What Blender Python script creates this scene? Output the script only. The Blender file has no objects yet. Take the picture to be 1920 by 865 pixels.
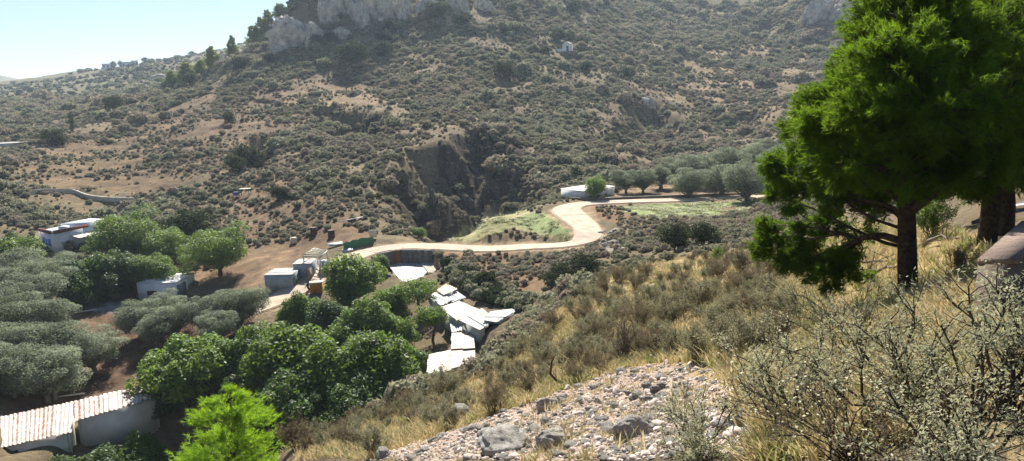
import bpy, math, random
import numpy as np
from mathutils import Matrix, Vector

# ------------------------------------------------------------------ camera
PW, PH = 1920.0, 865.0
FPX = 1397.0                                   # focal length in photo pixels
PITCH, ROLL = math.radians(-10.0), math.radians(-2.5)
CAMZ = 60.0
scene = bpy.context.scene
ROOT = scene.collection
cam_d = bpy.data.cameras.new('camera')
cam = bpy.data.objects.new('camera', cam_d)
ROOT.objects.link(cam)
cam_d.sensor_width = 36.0
cam_d.lens = FPX / PW * 36.0
cam_d.clip_start = 0.05
cam_d.clip_end = 12000
CR = Matrix.Rotation(math.radians(90) + PITCH, 3, 'X') @ Matrix.Rotation(ROLL, 3, 'Z')
cam.matrix_world = Matrix.Translation((0, 0, CAMZ)) @ CR.to_4x4()
scene.camera = cam

# ------------------------------------------------------------------ sky, sun, exposure
SUN_EL, SUN_AZ = math.radians(42.0), math.radians(-3.0)     # azimuth from +Y towards +X
world = bpy.data.worlds.new('World')
scene.world = world
world.use_nodes = True
wn = world.node_tree
bg = wn.nodes['Background']
sky = wn.nodes.new('ShaderNodeTexSky')
sky.sky_type = 'NISHITA'
sky.sun_disc = False
sky.sun_elevation = SUN_EL
sky.sun_rotation = SUN_AZ
sky.air_density = 1.0
sky.dust_density = 0.05
sky.ozone_density = 2.2
wn.links.new(sky.outputs[0], bg.inputs[0])
bg.inputs[1].default_value = 0.052
sun_d = bpy.data.lights.new('sun', 'SUN')
sun_d.energy = 5.0
sun_d.angle = math.radians(0.55)
sun_d.color = (1.0, 0.945, 0.86)
sun = bpy.data.objects.new('sun', sun_d)
ROOT.objects.link(sun)
sdir = Vector((math.sin(SUN_AZ) * math.cos(SUN_EL), math.cos(SUN_AZ) * math.cos(SUN_EL), math.sin(SUN_EL)))
sun.rotation_euler = sdir.to_track_quat('Z', 'Y').to_euler()
sun.location = (0, 0, 200)
scene.view_settings.view_transform = 'Standard'
scene.view_settings.look = 'None'
scene.view_settings.gamma = 1.0
scene.view_settings.exposure = 1.2
scene.cycles.max_bounces = 6
scene.cycles.transparent_max_bounces = 6
scene.cycles.volume_bounces = 0
scene.cycles.use_denoising = True

# ------------------------------------------------------------------ pixel <-> world
CRn = np.array(CR)
CAMP = np.array([0, 0, CAMZ])
def ray(px, py):
    d = CRn @ np.array([(px - PW / 2) / FPX, (PH / 2 - py) / FPX, -1.0])
    return d / np.hypot(d[0], d[1])            # horizontal length 1
def at(px, py, D):
    """point on the pixel's ray at horizontal distance D"""
    return CAMP + ray(px, py) * D
def project(P):
    q = (np.asarray(P) - CAMP) @ CRn
    return PW / 2 + FPX * q[..., 0] / -q[..., 2], PH / 2 - FPX * q[..., 1] / -q[..., 2]

# ------------------------------------------------------------------ noise
_prng = np.random.RandomState(7)
_perm = np.concatenate([_prng.permutation(512)] * 3)
_ga = _prng.rand(512) * 2 * np.pi
_gx, _gy = np.cos(_ga), np.sin(_ga)
def perlin(x, y):
    xi, yi = np.floor(x).astype(np.int64), np.floor(y).astype(np.int64)
    xf, yf = x - xi, y - yi
    xi &= 511; yi &= 511
    u = xf * xf * xf * (xf * (xf * 6 - 15) + 10)
    v = yf * yf * yf * (yf * (yf * 6 - 15) + 10)
    def g(ix, iy, dx, dy):
        h = _perm[_perm[ix & 511] + (iy & 511)]
        return _gx[h] * dx + _gy[h] * dy
    a = g(xi, yi, xf, yf); b = g(xi + 1, yi, xf - 1, yf)
    c = g(xi, yi + 1, xf, yf - 1); d = g(xi + 1, yi + 1, xf - 1, yf - 1)
    return (a + u * (b - a)) * (1 - v) + (c + u * (d - c)) * v
def fbm(x, y, lam, octs=4, gain=0.5):
    s, a = 0, 1.0
    for k in range(octs):
        s = s + a * perlin(x / lam + 17.3 * k, y / lam - 9.1 * k)
        lam *= 0.5; a *= gain
    return s
def sstep(a, b, x):
    t = np.clip((x - a) / (b - a), 0, 1)
    return t * t * (3 - 2 * t)
def noise3(p, f, seed=0):
    """cheap 3-D noise from three perlin slices"""
    return (perlin(p[:, 0] * f + seed, p[:, 1] * f + 3.1) + perlin(p[:, 1] * f + 7.7, p[:, 2] * f + seed)
            + perlin(p[:, 2] * f - 5.5 + seed, p[:, 0] * f + 11.3)) * 0.8

# ------------------------------------------------------------------ object helpers
def prop(o, label=None, cat=None, group=None, kind=None):
    if label: o['label'] = label
    if cat: o['category'] = cat
    if group: o['group'] = group
    if kind: o['kind'] = kind
    return o
def thing(name, label, cat, loc=(0, 0, 0), rz=0.0, sc=1.0, group=None):
    o = bpy.data.objects.new(name, None)
    ROOT.objects.link(o)
    o.empty_display_size = 0.3
    o.location = loc; o.rotation_euler = (0, 0, rz)
    o.scale = (sc, sc, sc) if np.isscalar(sc) else sc
    return prop(o, label, cat, group)
def mobj(name, me, parent=None, label=None):
    o = bpy.data.objects.new(name, me)
    ROOT.objects.link(o)
    if parent is not None: o.parent = parent
    if label: o['label'] = label
    return o
def mesh(name, V, F, mat, smooth=False, attr=None):
    """mesh from arrays; F is (n,3) or (n,4) or a list of those"""
    me = bpy.data.meshes.new(name)
    V = np.asarray(V, dtype=np.float32).reshape(-1, 3)
    Fs = F if isinstance(F, list) and len(F) and isinstance(F[0], np.ndarray) and F[0].ndim == 2 else [np.asarray(F)]
    Fs = [f for f in Fs if len(f)]
    nl = sum(f.size for f in Fs); nf = sum(len(f) for f in Fs)
    me.vertices.add(len(V)); me.vertices.foreach_set('co', V.ravel())
    me.loops.add(nl); me.polygons.add(nf)
    me.loops.foreach_set('vertex_index', np.concatenate([f.ravel() for f in Fs]).astype(np.int32))
    tot = np.concatenate([np.full(len(f), f.shape[1]) for f in Fs])
    me.polygons.foreach_set('loop_start', np.concatenate([[0], np.cumsum(tot)[:-1]]).astype(np.int32))
    if smooth: me.polygons.foreach_set('use_smooth', np.ones(nf, dtype=bool))
    me.update(calc_edges=True)
    if attr:
        for k, v in attr.items():
            v = np.asarray(v, dtype=np.float32)
            if v.ndim == 1:
                a = me.attributes.new(k, 'FLOAT', 'POINT'); a.data.foreach_set('value', v)
            else:
                a = me.attributes.new(k, 'FLOAT_COLOR', 'POINT')
                a.data.foreach_set('color', np.concatenate([v, np.ones((len(v), 1), np.float32)], 1).ravel())
    if mat is not None: me.materials.append(mat)
    return me
class MB:
    """collects vertices and faces, then makes one mesh"""
    def __init__(s): s.V, s.T, s.Q, s.n, s.A = [], [], [], 0, []
    def add(s, V, F, a=None):
        V = np.asarray(V, float).reshape(-1, 3); F = np.asarray(F, int)
        (s.Q if F.shape[1] == 4 else s.T).append(F + s.n)
        s.V.append(V); s.n += len(V)
        s.A.append(np.zeros(len(V)) if a is None else np.broadcast_to(a, (len(V),)))
    def box(s, c, d, rz=0.0):
        x, y, z = np.array(d) / 2
        v = np.array([[-x,-y,-z],[x,-y,-z],[x,y,-z],[-x,y,-z],[-x,-y,z],[x,-y,z],[x,y,z],[-x,y,z]])
        cs, sn = math.cos(rz), math.sin(rz)
        v = v @ np.array([[cs, sn, 0], [-sn, cs, 0], [0, 0, 1]]) + np.array(c)
        s.add(v, BOXF)
    def hexa(s, v): s.add(v, BOXF)
    def bar(s, a, b, w, h=None):
        """square bar from a to b"""
        a, b = np.array(a, float), np.array(b, float); h = h or w
        t = (b - a) / np.linalg.norm(b - a)
        u = np.cross(t, [0, 0, 1]); u = np.array([1, 0, 0]) if np.linalg.norm(u) < 1e-3 else u / np.linalg.norm(u)
        n = np.cross(u, t)
        q = lambda p: [p - u*w/2 - n*h/2, p + u*w/2 - n*h/2, p + u*w/2 + n*h/2, p - u*w/2 + n*h/2]
        s.add(np.array(q(a) + q(b)), np.array([[0,3,2,1],[4,5,6,7],[0,1,5,4],[1,2,6,5],[2,3,7,6],[3,0,4,7]]))
    def tube(s, P, R, n=6, cap=True):
        P = np.asarray(P, float); m = len(P)
        R = np.broadcast_to(R, (m,))
        T = np.gradient(P, axis=0); T /= np.linalg.norm(T, axis=1)[:, None] + 1e-9
        u = np.cross(T[0], [0.31, 0.87, 0.4]); u /= np.linalg.norm(u)
        ang = np.arange(n) * 2 * np.pi / n
        rings = []
        for i in range(m):
            u = u - T[i] * (u @ T[i]); u /= np.linalg.norm(u) + 1e-9
            w = np.cross(T[i], u)
            rings.append(P[i] + R[i] * (np.cos(ang)[:, None] * u + np.sin(ang)[:, None] * w))
        V = np.concatenate(rings)
        i = np.arange(m - 1)[:, None] * n; j = np.arange(n)[None]; k = (j + 1) % n
        F = np.stack([i + j, i + k, i + n + k, i + n + j], -1).reshape(-1, 4)
        s.add(V, F)
        if cap:
            s.add(np.vstack([rings[-1], P[-1]]), np.stack([np.arange(n), (np.arange(n) + 1) % n, np.full(n, n)], 1))
    def get(s, name, mat, smooth=False, akey=None):
        F = []
        if s.T: F.append(np.concatenate(s.T))
        if s.Q: F.append(np.concatenate(s.Q))
        return mesh(name, np.concatenate(s.V), F, mat, smooth, {akey: np.concatenate(s.A)} if akey else None)
BOXF = np.array([[0,3,2,1],[4,5,6,7],[0,1,5,4],[1,2,6,5],[2,3,7,6],[3,0,4,7]])

# ------------------------------------------------------------------ materials
def new_mat(name):
    m = bpy.data.materials.new(name); m.use_nodes = True
    return m, m.node_tree, m.node_tree.nodes['Principled BSDF']
def lin(h):
    h = h.lstrip('#'); c = [int(h[i:i+2], 16) / 255 for i in (0, 2, 4)]
    return tuple(x / 12.92 if x < .04045 else ((x + .055) / 1.055) ** 2.4 for x in c)
def ramp(nt, fac, stops):
    r = nt.nodes.new('ShaderNodeValToRGB')
    while len(r.color_ramp.elements) < len(stops): r.color_ramp.elements.new(0.5)
    for e, (p, c) in zip(r.color_ramp.elements, stops):
        e.position = p; e.color = (*c, 1)
    nt.links.new(fac, r.inputs[0])
    return r
def noise(nt, scale, detail=4, vec=None, rough=0.6, coord='Object'):
    n = nt.nodes.new('ShaderNodeTexNoise')
    n.inputs['Scale'].default_value = scale; n.inputs['Detail'].default_value = detail
    n.inputs['Roughness'].default_value = rough
    if vec is None:
        tc = nt.nodes.new('ShaderNodeTexCoord'); vec = tc.outputs[coord]
    nt.links.new(vec, n.inputs['Vector'])
    return n
def mixc(nt, fac, a, b, mode='MIX'):
    m = nt.nodes.new('ShaderNodeMix'); m.data_type = 'RGBA'; m.blend_type = mode
    for s, v in ((m.inputs[0], fac), (m.inputs[6], a), (m.inputs[7], b)):
        if hasattr(v, 'is_linked'): nt.links.new(v, s)
        else: s.default_value = v if np.isscalar(v) else (*v, 1) if len(v) == 3 else v
    return m.outputs[2]
def bump(nt, h, strength, dist, bsdf):
    b = nt.nodes.new('ShaderNodeBump'); b.inputs['Strength'].default_value = strength; b.inputs['Distance'].default_value = dist
    nt.links.new(h, b.inputs['Height']); nt.links.new(b.outputs[0], bsdf.inputs['Normal'])
def plain(name, c1, c2, scale=2.0, rough=0.85, bstr=0.3, bdist=0.05, detail=5, metal=0.0):
    """two-tone mottled surface with fine relief"""
    m, nt, b = new_mat(name)
    n = noise(nt, scale, detail)
    r = ramp(nt, n.outputs[0], [(0.35, c1), (0.65, c2)])
    nt.links.new(r.outputs[0], b.inputs['Base Color'])
    b.inputs['Roughness'].default_value = rough; b.inputs['Metallic'].default_value = metal
    b.inputs['Specular IOR Level'].default_value = 0.3
    n2 = noise(nt, scale * 6, 3)
    bump(nt, n2.outputs[0], bstr, bdist, b)
    return m
def leaf_mat(name, dark, light, trans, tmix=0.4, rough=0.55, spec=0.25):
    """leaf: diffuse front, light shining through from behind; tone varies per leaf and per plant"""
    m, nt, b = new_mat(name)
    at_ = nt.nodes.new('ShaderNodeAttribute'); at_.attribute_name = 'lv'
    oi = nt.nodes.new('ShaderNodeObjectInfo')
    ad = nt.nodes.new('ShaderNodeMath'); ad.operation = 'MULTIPLY_ADD'
    ad.inputs[1].default_value = 0.35; nt.links.new(oi.outputs['Random'], ad.inputs[0])
    nt.links.new(at_.outputs['Fac'], ad.inputs[2])
    r = ramp(nt, ad.outputs[0], [(0.15, dark), (1.1 if False else 1.0, light)])
    nt.links.new(r.outputs[0], b.inputs['Base Color'])
    b.inputs['Roughness'].default_value = rough; b.inputs['Specular IOR Level'].default_value = spec
    t = nt.nodes.new('ShaderNodeBsdfTranslucent')
    tm = mixc(nt, 0.5, r.outputs[0], trans)
    nt.links.new(tm, t.inputs[0])
    mx = nt.nodes.new('ShaderNodeMixShader'); mx.inputs[0].default_value = tmix
    nt.links.new(b.outputs[0], mx.inputs[1]); nt.links.new(t.outputs[0], mx.inputs[2])
    nt.links.new(mx.outputs[0], nt.nodes['Material Output'].inputs[0])
    return m
# ================================================================== TERRAIN
# control points read off the photograph: pixel x, pixel y, horizontal distance in metres
CP = """
-150 865 60; -150 760 78; -150 690 90; -150 600 108; -150 540 122; -150 470 142; -150 390 178; -150 330 220; -150 290 280; -150 250 360; -150 215 560; -150 185 900
0 865 66; 0 800 76; 0 740 84; 0 690 92; 0 640 100; 0 590 109; 0 540 122; 0 490 137; 0 440 155; 0 380 180; 0 320 218; 0 275 275; 0 240 345; 0 205 500; 0 178 750; 0 162 930
100 845 70; 100 800 77; 100 700 91; 100 640 100; 100 580 111; 100 520 127; 100 470 141; 100 420 160; 100 370 184; 100 310 225; 100 255 300; 100 225 365; 100 190 560; 100 165 800; 100 149 930
200 790 76; 200 745 83; 200 690 91; 200 620 102; 200 575 111; 200 530 122; 200 470 140; 200 410 165; 200 375 184; 200 300 232; 200 240 300; 200 205 365; 200 170 600; 200 133 920
300 740 78; 300 690 86; 300 620 98; 300 560 110; 300 510 122; 300 460 138; 300 400 162; 300 340 195; 300 280 238; 300 220 300; 300 175 365; 300 150 600; 300 114 920
400 690 80; 400 630 92; 400 570 104; 400 520 116; 400 470 129; 400 420 146; 400 370 166; 400 310 196; 400 250 240; 400 190 305; 400 150 350; 400 130 375; 400 122 620; 400 101 920
500 740 70; 500 680 78; 500 620 86; 500 570 93; 500 540 100; 500 500 112; 500 450 128; 500 400 144; 500 350 164; 500 290 196; 500 220 250; 500 160 300; 500 115 335; 500 78 352; 500 70 920
560 760 66; 560 700 74; 560 620 85; 560 550 95; 560 500 109; 560 440 127; 560 380 146; 560 320 170; 560 250 214; 560 200 255; 560 150 298; 560 110 326; 560 80 340; 560 46 350
640 780 64; 640 700 73; 640 620 83; 640 550 93; 640 492 103; 640 450 116; 640 400 130; 640 340 152; 640 300 172; 640 250 205; 640 200 250; 640 160 290; 640 110 325; 640 60 345; 640 0 360; 640 -40 368
700 740 68; 700 660 77; 700 580 88; 700 520 97; 700 466 108; 700 440 118; 700 400 132; 700 350 148; 700 300 168; 700 240 208; 700 200 240; 700 150 295; 700 100 328; 700 40 352; 700 -30 372
770 690 71; 770 620 80; 770 560 89; 770 510 98; 770 464 108; 770 445 120; 770 400 136; 770 350 144; 770 300 157; 770 255 190; 770 200 240; 770 140 296; 770 90 332; 770 30 365; 770 -40 395
850 690 66; 850 650 72; 850 600 79; 850 540 88; 850 500 96; 850 466 105; 850 445 111; 850 400 146; 850 350 153; 850 300 163; 850 260 180; 850 210 222; 850 160 270; 850 110 308; 850 60 340; 850 10 372; 850 -50 410
920 640 68; 920 600 75; 920 550 84; 920 505 94; 920 467 103; 920 430 111; 920 402 118; 920 360 158; 920 320 164; 920 280 178; 920 230 212; 920 180 254; 920 130 296; 920 80 330; 920 30 366; 920 -40 420
1000 560 80; 1000 520 87; 1000 467 102; 1000 440 108; 1000 405 117; 1000 378 126; 1000 350 152; 1000 310 168; 1000 260 198; 1000 210 240; 1000 160 280; 1000 120 312; 1000 80 345; 1000 30 390; 1000 -40 450
1090 520 76; 1090 490 85; 1090 450 100; 1090 425 107; 1090 400 114; 1090 380 122; 1090 365 135; 1090 340 154; 1090 300 178; 1090 250 212; 1090 200 254; 1090 150 296; 1090 97 342; 1090 50 400; 1090 0 460; 1090 -60 540
1180 480 82; 1180 450 91; 1180 420 103; 1180 395 114; 1180 378 126; 1180 360 145; 1180 345 160; 1180 320 182; 1180 270 214; 1180 220 255; 1180 170 300; 1180 120 350; 1180 70 415; 1180 20 490; 1180 -50 590
1280 452 86; 1280 430 98; 1280 400 111; 1280 376 128; 1280 355 147; 1280 335 166; 1280 315 190; 1280 280 225; 1280 240 262; 1280 190 305; 1280 140 355; 1280 90 420; 1280 40 505; 1280 0 570; 1280 -60 670
1380 445 78; 1380 425 92; 1380 400 108; 1380 373 130; 1380 350 150; 1380 330 170; 1380 305 195; 1380 275 228; 1380 240 265; 1380 190 315; 1380 140 370; 1380 90 435; 1380 40 520; 1380 0 580; 1380 -60 680
1460 440 74; 1460 420 92; 1460 395 110; 1460 369 132; 1460 345 152; 1460 320 176; 1460 290 205; 1460 255 245; 1460 210 290; 1460 150 360; 1460 100 430; 1460 50 500; 1460 0 565; 1460 -60 650
1560 400 92; 1560 369 128; 1560 330 165; 1560 280 215; 1560 230 270; 1560 150 365; 1560 85 450; 1560 30 480; 1560 -30 520
1700 330 150; 1700 280 210; 1700 220 280; 1700 150 370; 1700 80 460; 1700 0 520
1900 300 150; 1900 220 260; 1900 130 380; 1900 50 480
1450 858 5.0; 1300 858 6.0; 1150 858 7.2; 1000 858 8.8; 860 858 11; 740 858 14.5; 620 858 21; 520 855 29
1700 858 3.8; 1900 858 3.3; 1300 770 8.6; 1150 770 11; 1000 780 13.5; 880 790 17; 760 810 22; 660 815 28; 1150 700 16; 1000 710 21; 880 735 26; 780 760 30
590 822 31; 650 792 35; 960 604 68; 930 614 70; 985 594 68; 720 757 38; 800 738 41; 850 724 43; 900 703 45; 940 668 48; 980 626 51; 1020 585 56
1060 640 31; 1060 580 42; 1100 530 52; 1100 600 36; 1180 660 22; 1180 600 32; 1180 540 46; 1180 505 60; 1280 640 20; 1280 580 30; 1280 520 45; 1280 480 63
1380 620 17; 1380 560 27; 1380 510 40; 1380 470 58; 1450 560 22; 1450 500 38; 1450 460 56; 1560 540 19; 1560 490 29; 1560 450 41; 1560 425 58
1600 650 9; 1450 700 9.5; 1705 560 15; 1705 500 19; 1720 445 25; 1720 420 33; 1640 500 22; 1640 450 33; 1640 420 48; 1640 395 75; 1700 390 65; 1780 530 13; 1800 470 18.5; 1800 420 24; 1800 395 33; 1800 370 55; 1860 465 17; 1860 430 20
1880 560 8.2; 1880 640 6.0; 1910 400 22; 1910 383 25; 1915 350 31; 1915 325 40; 1915 300 70; 2050 400 22; 2050 380 26; 2050 340 33; 2050 300 60; 2000 600 7
2250 420 20; 2250 340 40; 2250 280 80; 2250 200 200; 2250 100 400
"""
CPH = [  # hidden or off-frame ground: pixel column, distance, height relative to the camera
 (390, 40, -24), (390, 30, -18.5), (390, 55, -31), (390, 66, -35.5), (250, 45, -31.5), (250, 60, -38.5), (250, 35, -23), (100, 45, -34.5), (100, 58, -39.5), (-100, 45, -34.5), (-100, 30, -20), (100, 30, -20), (250, 22, -13), (0, 16, -10), (0, 8, -5.4), (300, 10, -6.2),
 (-300, 10, -6.0), (-300, 20, -13), (-300, 40, -28), (-300, 60, -38), (-300, 110, -33), (-300, 200, -18), (-300, 400, 6), (-300, 900, 40),
 (500, 42, -24), (500, 52, -29.5), (600, 44, -24.5), (600, 54, -29.5), (700, 47, -24), (700, 57, -29), (780, 48, -23.5), (780, 58, -28.2), (850, 50, -23), (850, 58, -26.6), (900, 52, -21.5), (900, 60, -25.2), (960, 58, -22.5), (960, 68, -24.5), (1000, 66, -22), 
 (850, 120, -24), (850, 133, -30), (920, 128, -24), (920, 145, -30), (880, 140, -31), (1000, 138, -23),
 (1180, 72, -17.2), (1280, 74, -15.8),
 (560, 372, 35), (560, 420, 26), (560, 600, 15), (500, 372, 27), (500, 450, 10), (600, 385, 55), (600, 440, 50), (460, 372, 22), (640, 400, 95), (640, 460, 85), (640, 700, 50), (740, 450, 100), (740, 600, 70), (850, 480, 90), (850, 700, 90), (1000, 560, 95), (1000, 800, 110), (1200, 760, 125), (1200, 1000, 130), (1450, 800, 140), (1700, 620, 110), (1700, 800, 140), (1900, 620, 100), (2250, 700, 110),
 (400, 400, 14), (400, 460, 10), (300, 430, 6), (200, 440, 2), (0, 1150, 48), (0, 1500, 20), (200, 1150, 58), (200, 1500, 20), (400, 1150, 66), (400, 1500, 30), (600, 1200, 60), (900, 1500, 80), (1300, 1600, 90), (1700, 1600, 90),
 (30, 2400, 128), (-200, 2400, 120), (200, 2500, 60), (500, 2500, 20), (900, 2500, 30), (1300, 2500, 40), (1700, 2500, 40), (2200, 2500, 40), (2200, 1500, 60),
 (960, 1.5, -1.75), (300, 1.5, -1.8), (1700, 1.5, -1.7), (1400, 3, -1.95), (960, 4, -2.5), (500, 4, -2.9), (1920, 2, -1.7),
]
US, VS = 2.6, 1.0
def _collect():
    P = []
    for tok in CP.replace('\n', ';').split(';'):
        t = tok.split()
        if len(t) == 3:
            px, py, D = map(float, t)
            d = ray(px, py)
            P.append((math.atan2(d[0], d[1]), D, d[2]))
    for px, D, z in CPH:
        d = ray(px, 500)
        P.append((math.atan2(d[0], d[1]), D, z / D))
    # a quiet road bench behind and beside the photographer
    for a in (75, 110, 145, 180):
        for s in (-1, 1):
            for D in (1.5, 4, 10, 25, 60, 150, 400, 1200, 2500):
                z = -1.7 + (0.12 if s > 0 else -0.30 if a < 100 else 0.05) * D * (1 if D < 60 else 60 / D)
                P.append((math.radians(a * s), D, z / D))
    return np.array(P)
_P = _collect()
_cu, _cv, _cz = _P[:, 0] * US, np.log(_P[:, 1]) * VS, _P[:, 2]
def _phi(d2): return np.sqrt(d2 + 0.0009)
_A = _phi((_cu[:, None] - _cu) ** 2 + (_cv[:, None] - _cv) ** 2)
_N = len(_cu)
_M = np.zeros((_N + 3, _N + 3)); _M[:_N, :_N] = _A - 0.012 * np.eye(_N)
_M[:_N, _N] = 1; _M[:_N, _N + 1] = _cu; _M[:_N, _N + 2] = _cv; _M[_N:, :_N] = _M[:_N, _N:].T
_W = np.linalg.solve(_M, np.concatenate([_cz, [0, 0, 0]]))
def rbf(u, v):
    out = np.empty(u.size); u = u.ravel(); v = v.ravel()
    for i in range(0, u.size, 20000):
        a, b = u[i:i+20000, None], v[i:i+20000, None]
        out[i:i+20000] = _phi((a - _cu) ** 2 + (b - _cv) ** 2) @ _W[:_N] + _W[_N] + a[:, 0] * _W[_N+1] + b[:, 0] * _W[_N+2]
    return out
# polar grid about the photographer: fine where near, coarse far away
AZ = np.radians(np.concatenate([np.arange(-180, -56, 4.0), np.arange(-56, -44, 0.6), np.arange(-44, 44, 0.115), np.arange(44, 56, 0.6), np.arange(56, 180.1, 4.0)]))
LR = np.concatenate([np.linspace(math.log(0.5), math.log(4), 26)[:-1], np.linspace(math.log(4), math.log(90), 250)[:-1],
                     np.linspace(math.log(90), math.log(480), 270)[:-1], np.linspace(math.log(480), math.log(1400), 70)[:-1], np.linspace(math.log(1400), math.log(2600), 12)])
# base surface evaluated on a coarser grid, then refined linearly
_ca = np.radians(np.concatenate([np.arange(-180, -58, 6.0), np.arange(-58, 58, 0.5), np.arange(58, 180.1, 6.0)])); _ca[-1] = math.pi + 1e-6
_cr = np.linspace(LR[0], LR[-1], 330)
_G = rbf(*[q for q in np.meshgrid(_ca * US, _cr * VS, indexing='ij')]).reshape(len(_ca), len(_cr))
def bil(G, ga, gr, a, l):
    i = np.clip(np.searchsorted(ga, a) - 1, 0, len(ga) - 2); j = np.clip(np.searchsorted(gr, l) - 1, 0, len(gr) - 2)
    s = np.clip((a - ga[i]) / (ga[i+1] - ga[i]), 0, 1); t = np.clip((l - gr[j]) / (gr[j+1] - gr[j]), 0, 1)
    return (G[i, j] * (1-s) * (1-t) + G[i+1, j] * s * (1-t) + G[i, j+1] * (1-s) * t + G[i+1, j+1] * s * t)
def H0(x, y):
    x, y = np.asarray(x, float), np.asarray(y, float)
    r = np.maximum(np.hypot(x, y), 0.5)
    return CAMZ + bil(_G, _ca, _cr, np.arctan2(x, y), np.log(r)) * r
def hit(px, py, Hf=None, rmin=2.0, rmax=2400):
    """first ground point on the pixel's ray"""
    Hf = Hf or H
    d = ray(px, py)
    r = np.exp(np.linspace(math.log(rmin), math.log(rmax), 2600))
    below = (CAMZ + d[2] * r) < Hf(d[0] * r, d[1] * r)
    k = int(np.argmax(below)) if below.any() else len(r) - 1
    return np.array([d[0] * r[k], d[1] * r[k], float(Hf(d[0] * r[k], d[1] * r[k]))])
def hitpoly(pts, Hf=None, n=6, closed=True, rmin=2.0):
    pts = [np.array(p, float) for p in pts]
    out = []
    for i in range(len(pts) if closed else len(pts) - 1):
        a, b = pts[i], pts[(i + 1) % len(pts)]
        for k in range(n):
            out.append(hit(*(a + (b - a) * k / n), Hf, rmin))
    if not closed: out.append(hit(*pts[-1], Hf, rmin))
    return np.array(out)
def inpoly(x, y, poly):
    x, y = np.asarray(x, float), np.asarray(y, float)
    res = np.zeros(x.shape, bool)
    bb = (x >= poly[:, 0].min()) & (x <= poly[:, 0].max()) & (y >= poly[:, 1].min()) & (y <= poly[:, 1].max())
    X, Y = x[bb], y[bb]
    c = np.zeros(X.shape, bool)
    n = len(poly)
    for i in range(n):
        x1, y1 = poly[i, 0], poly[i, 1]; x2, y2 = poly[(i+1) % n, 0], poly[(i+1) % n, 1]
        if y1 == y2: continue
        c ^= ((y1 > Y) != (y2 > Y)) & (X < (x2 - x1) * (Y - y1) / (y2 - y1) + x1)
    res[bb] = c
    return res
def polydist(x, y, line):
    """distance to a polyline and index of the nearest sample"""
    x, y = np.asarray(x, float), np.asarray(y, float)
    d = np.full(x.shape, 1e9); idx = np.zeros(x.shape, int)
    m = 14
    bb = (x > line[:, 0].min() - m) & (x < line[:, 0].max() + m) & (y > line[:, 1].min() - m) & (y < line[:, 1].max() + m)
    X, Y = x[bb], y[bb]; dd = np.empty(X.shape); ii = np.empty(X.shape, int)
    for i in range(0, len(X), 8000):
        q = np.hypot(X[i:i+8000, None] - line[:, 0], Y[i:i+8000, None] - line[:, 1])
        ii[i:i+8000] = q.argmin(1); dd[i:i+8000] = q.min(1)
    d[bb] = dd; idx[bb] = ii
    return d, idx
def resample(P, step):
    P = np.asarray(P); s = np.concatenate([[0], np.cumsum(np.linalg.norm(np.diff(P[:, :2], axis=0), axis=1))])
    t = np.linspace(0, s[-1], max(2, int(s[-1] / step)))
    return np.stack([np.interp(t, s, P[:, k]) for k in range(P.shape[1])], 1)
def smooth_line(P, n):
    for _ in range(n):
        Q = P.copy(); Q[1:-1] = 0.25 * P[:-2] + 0.5 * P[1:-1] + 0.25 * P[2:]; P = Q
    return P
# the concrete road, first its line on the smooth ground
ROADPX = [(470, 583), (505, 566), (545, 549), (582, 531), (618, 504), (658, 480), (700, 466), (760, 462), (830, 464), (900, 467), (1000, 467), (1045, 464), (1085, 455), (1108, 443), (1098, 424), (1073, 406), (1058, 393), (1075, 382), (1125, 379), (1280, 376), (1380, 372), (1460, 369), (1560, 367)]
road_line = smooth_line(resample(hitpoly(ROADPX, H0, 1, False), 0.6), 14)
road_line[:, 2] = smooth_line(road_line, 160)[:, 2]
ROADW = np.interp(np.linspace(0, 1, len(road_line)), [0, .3, .5, .58, .66, .8, 1], [4.2, 3.8, 3.6, 4.6, 4.0, 3.6, 3.6])
track_line = smooth_line(resample(hitpoly([(-60, 588), (40, 578), (130, 574), (220, 580), (330, 592), (420, 600)], H0, 1, False), 0.8), 10)
track_line[:, 2] = smooth_line(track_line, 60)[:, 2]
# areas given by pixel outlines, carried to the ground
TERR_L = hitpoly([(20, 330), (60, 300), (250, 235), (400, 170), (520, 140), (700, 160), (715, 195), (560, 235), (450, 300), (300, 375), (100, 350)], H0)
TERR_R = hitpoly([(1150, 150), (1300, 110), (1450, 60), (1560, 70), (1500, 170), (1440, 235), (1250, 190)], H0)
FLAT = hitpoly([(0, 560), (230, 560), (480, 560), (480, 600), (300, 740), (0, 760)], H0)

gA, gL = np.meshgrid(AZ, LR, indexing='ij')
gR = np.exp(gL)
GX, GY = np.sin(gA) * gR, np.cos(gA) * gR
GZ = H0(GX, GY)
inL, inR, inF = (inpoly(GX, GY, p) for p in (TERR_L, TERR_R, FLAT))
def relief(x, y, z, r, damp):
    out = np.zeros_like(z)
    for lam, amp in ((80, .05), (40, .055), (20, .06), (10, .065), (5, .06), (2.5, .05), (1.2, .045), (.6, .04)):
        w = sstep(3.0 * lam, 9 * lam, r)
        n = perlin(x / lam + lam, y / lam - 2 * lam)
        if lam >= 10: n = n * 0.6 + 0.5 * (0.35 - np.abs(perlin(x / lam - 31, y / lam + 12)))   # gullies
        out += w * lam * amp * n * 1.7 * (damp if lam > 2 else 1)
    return out
damp = np.where(inL | inR, 0.55, 1.0) * np.where(inF, 0.15, 1.0) * sstep(70, 170, gR) * (1 - sstep(350, 600, gR) * 0.5) + sstep(100, 70, gR) * 0.5
GZ = GZ + relief(GX, GY, GZ, gR, damp)
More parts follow.
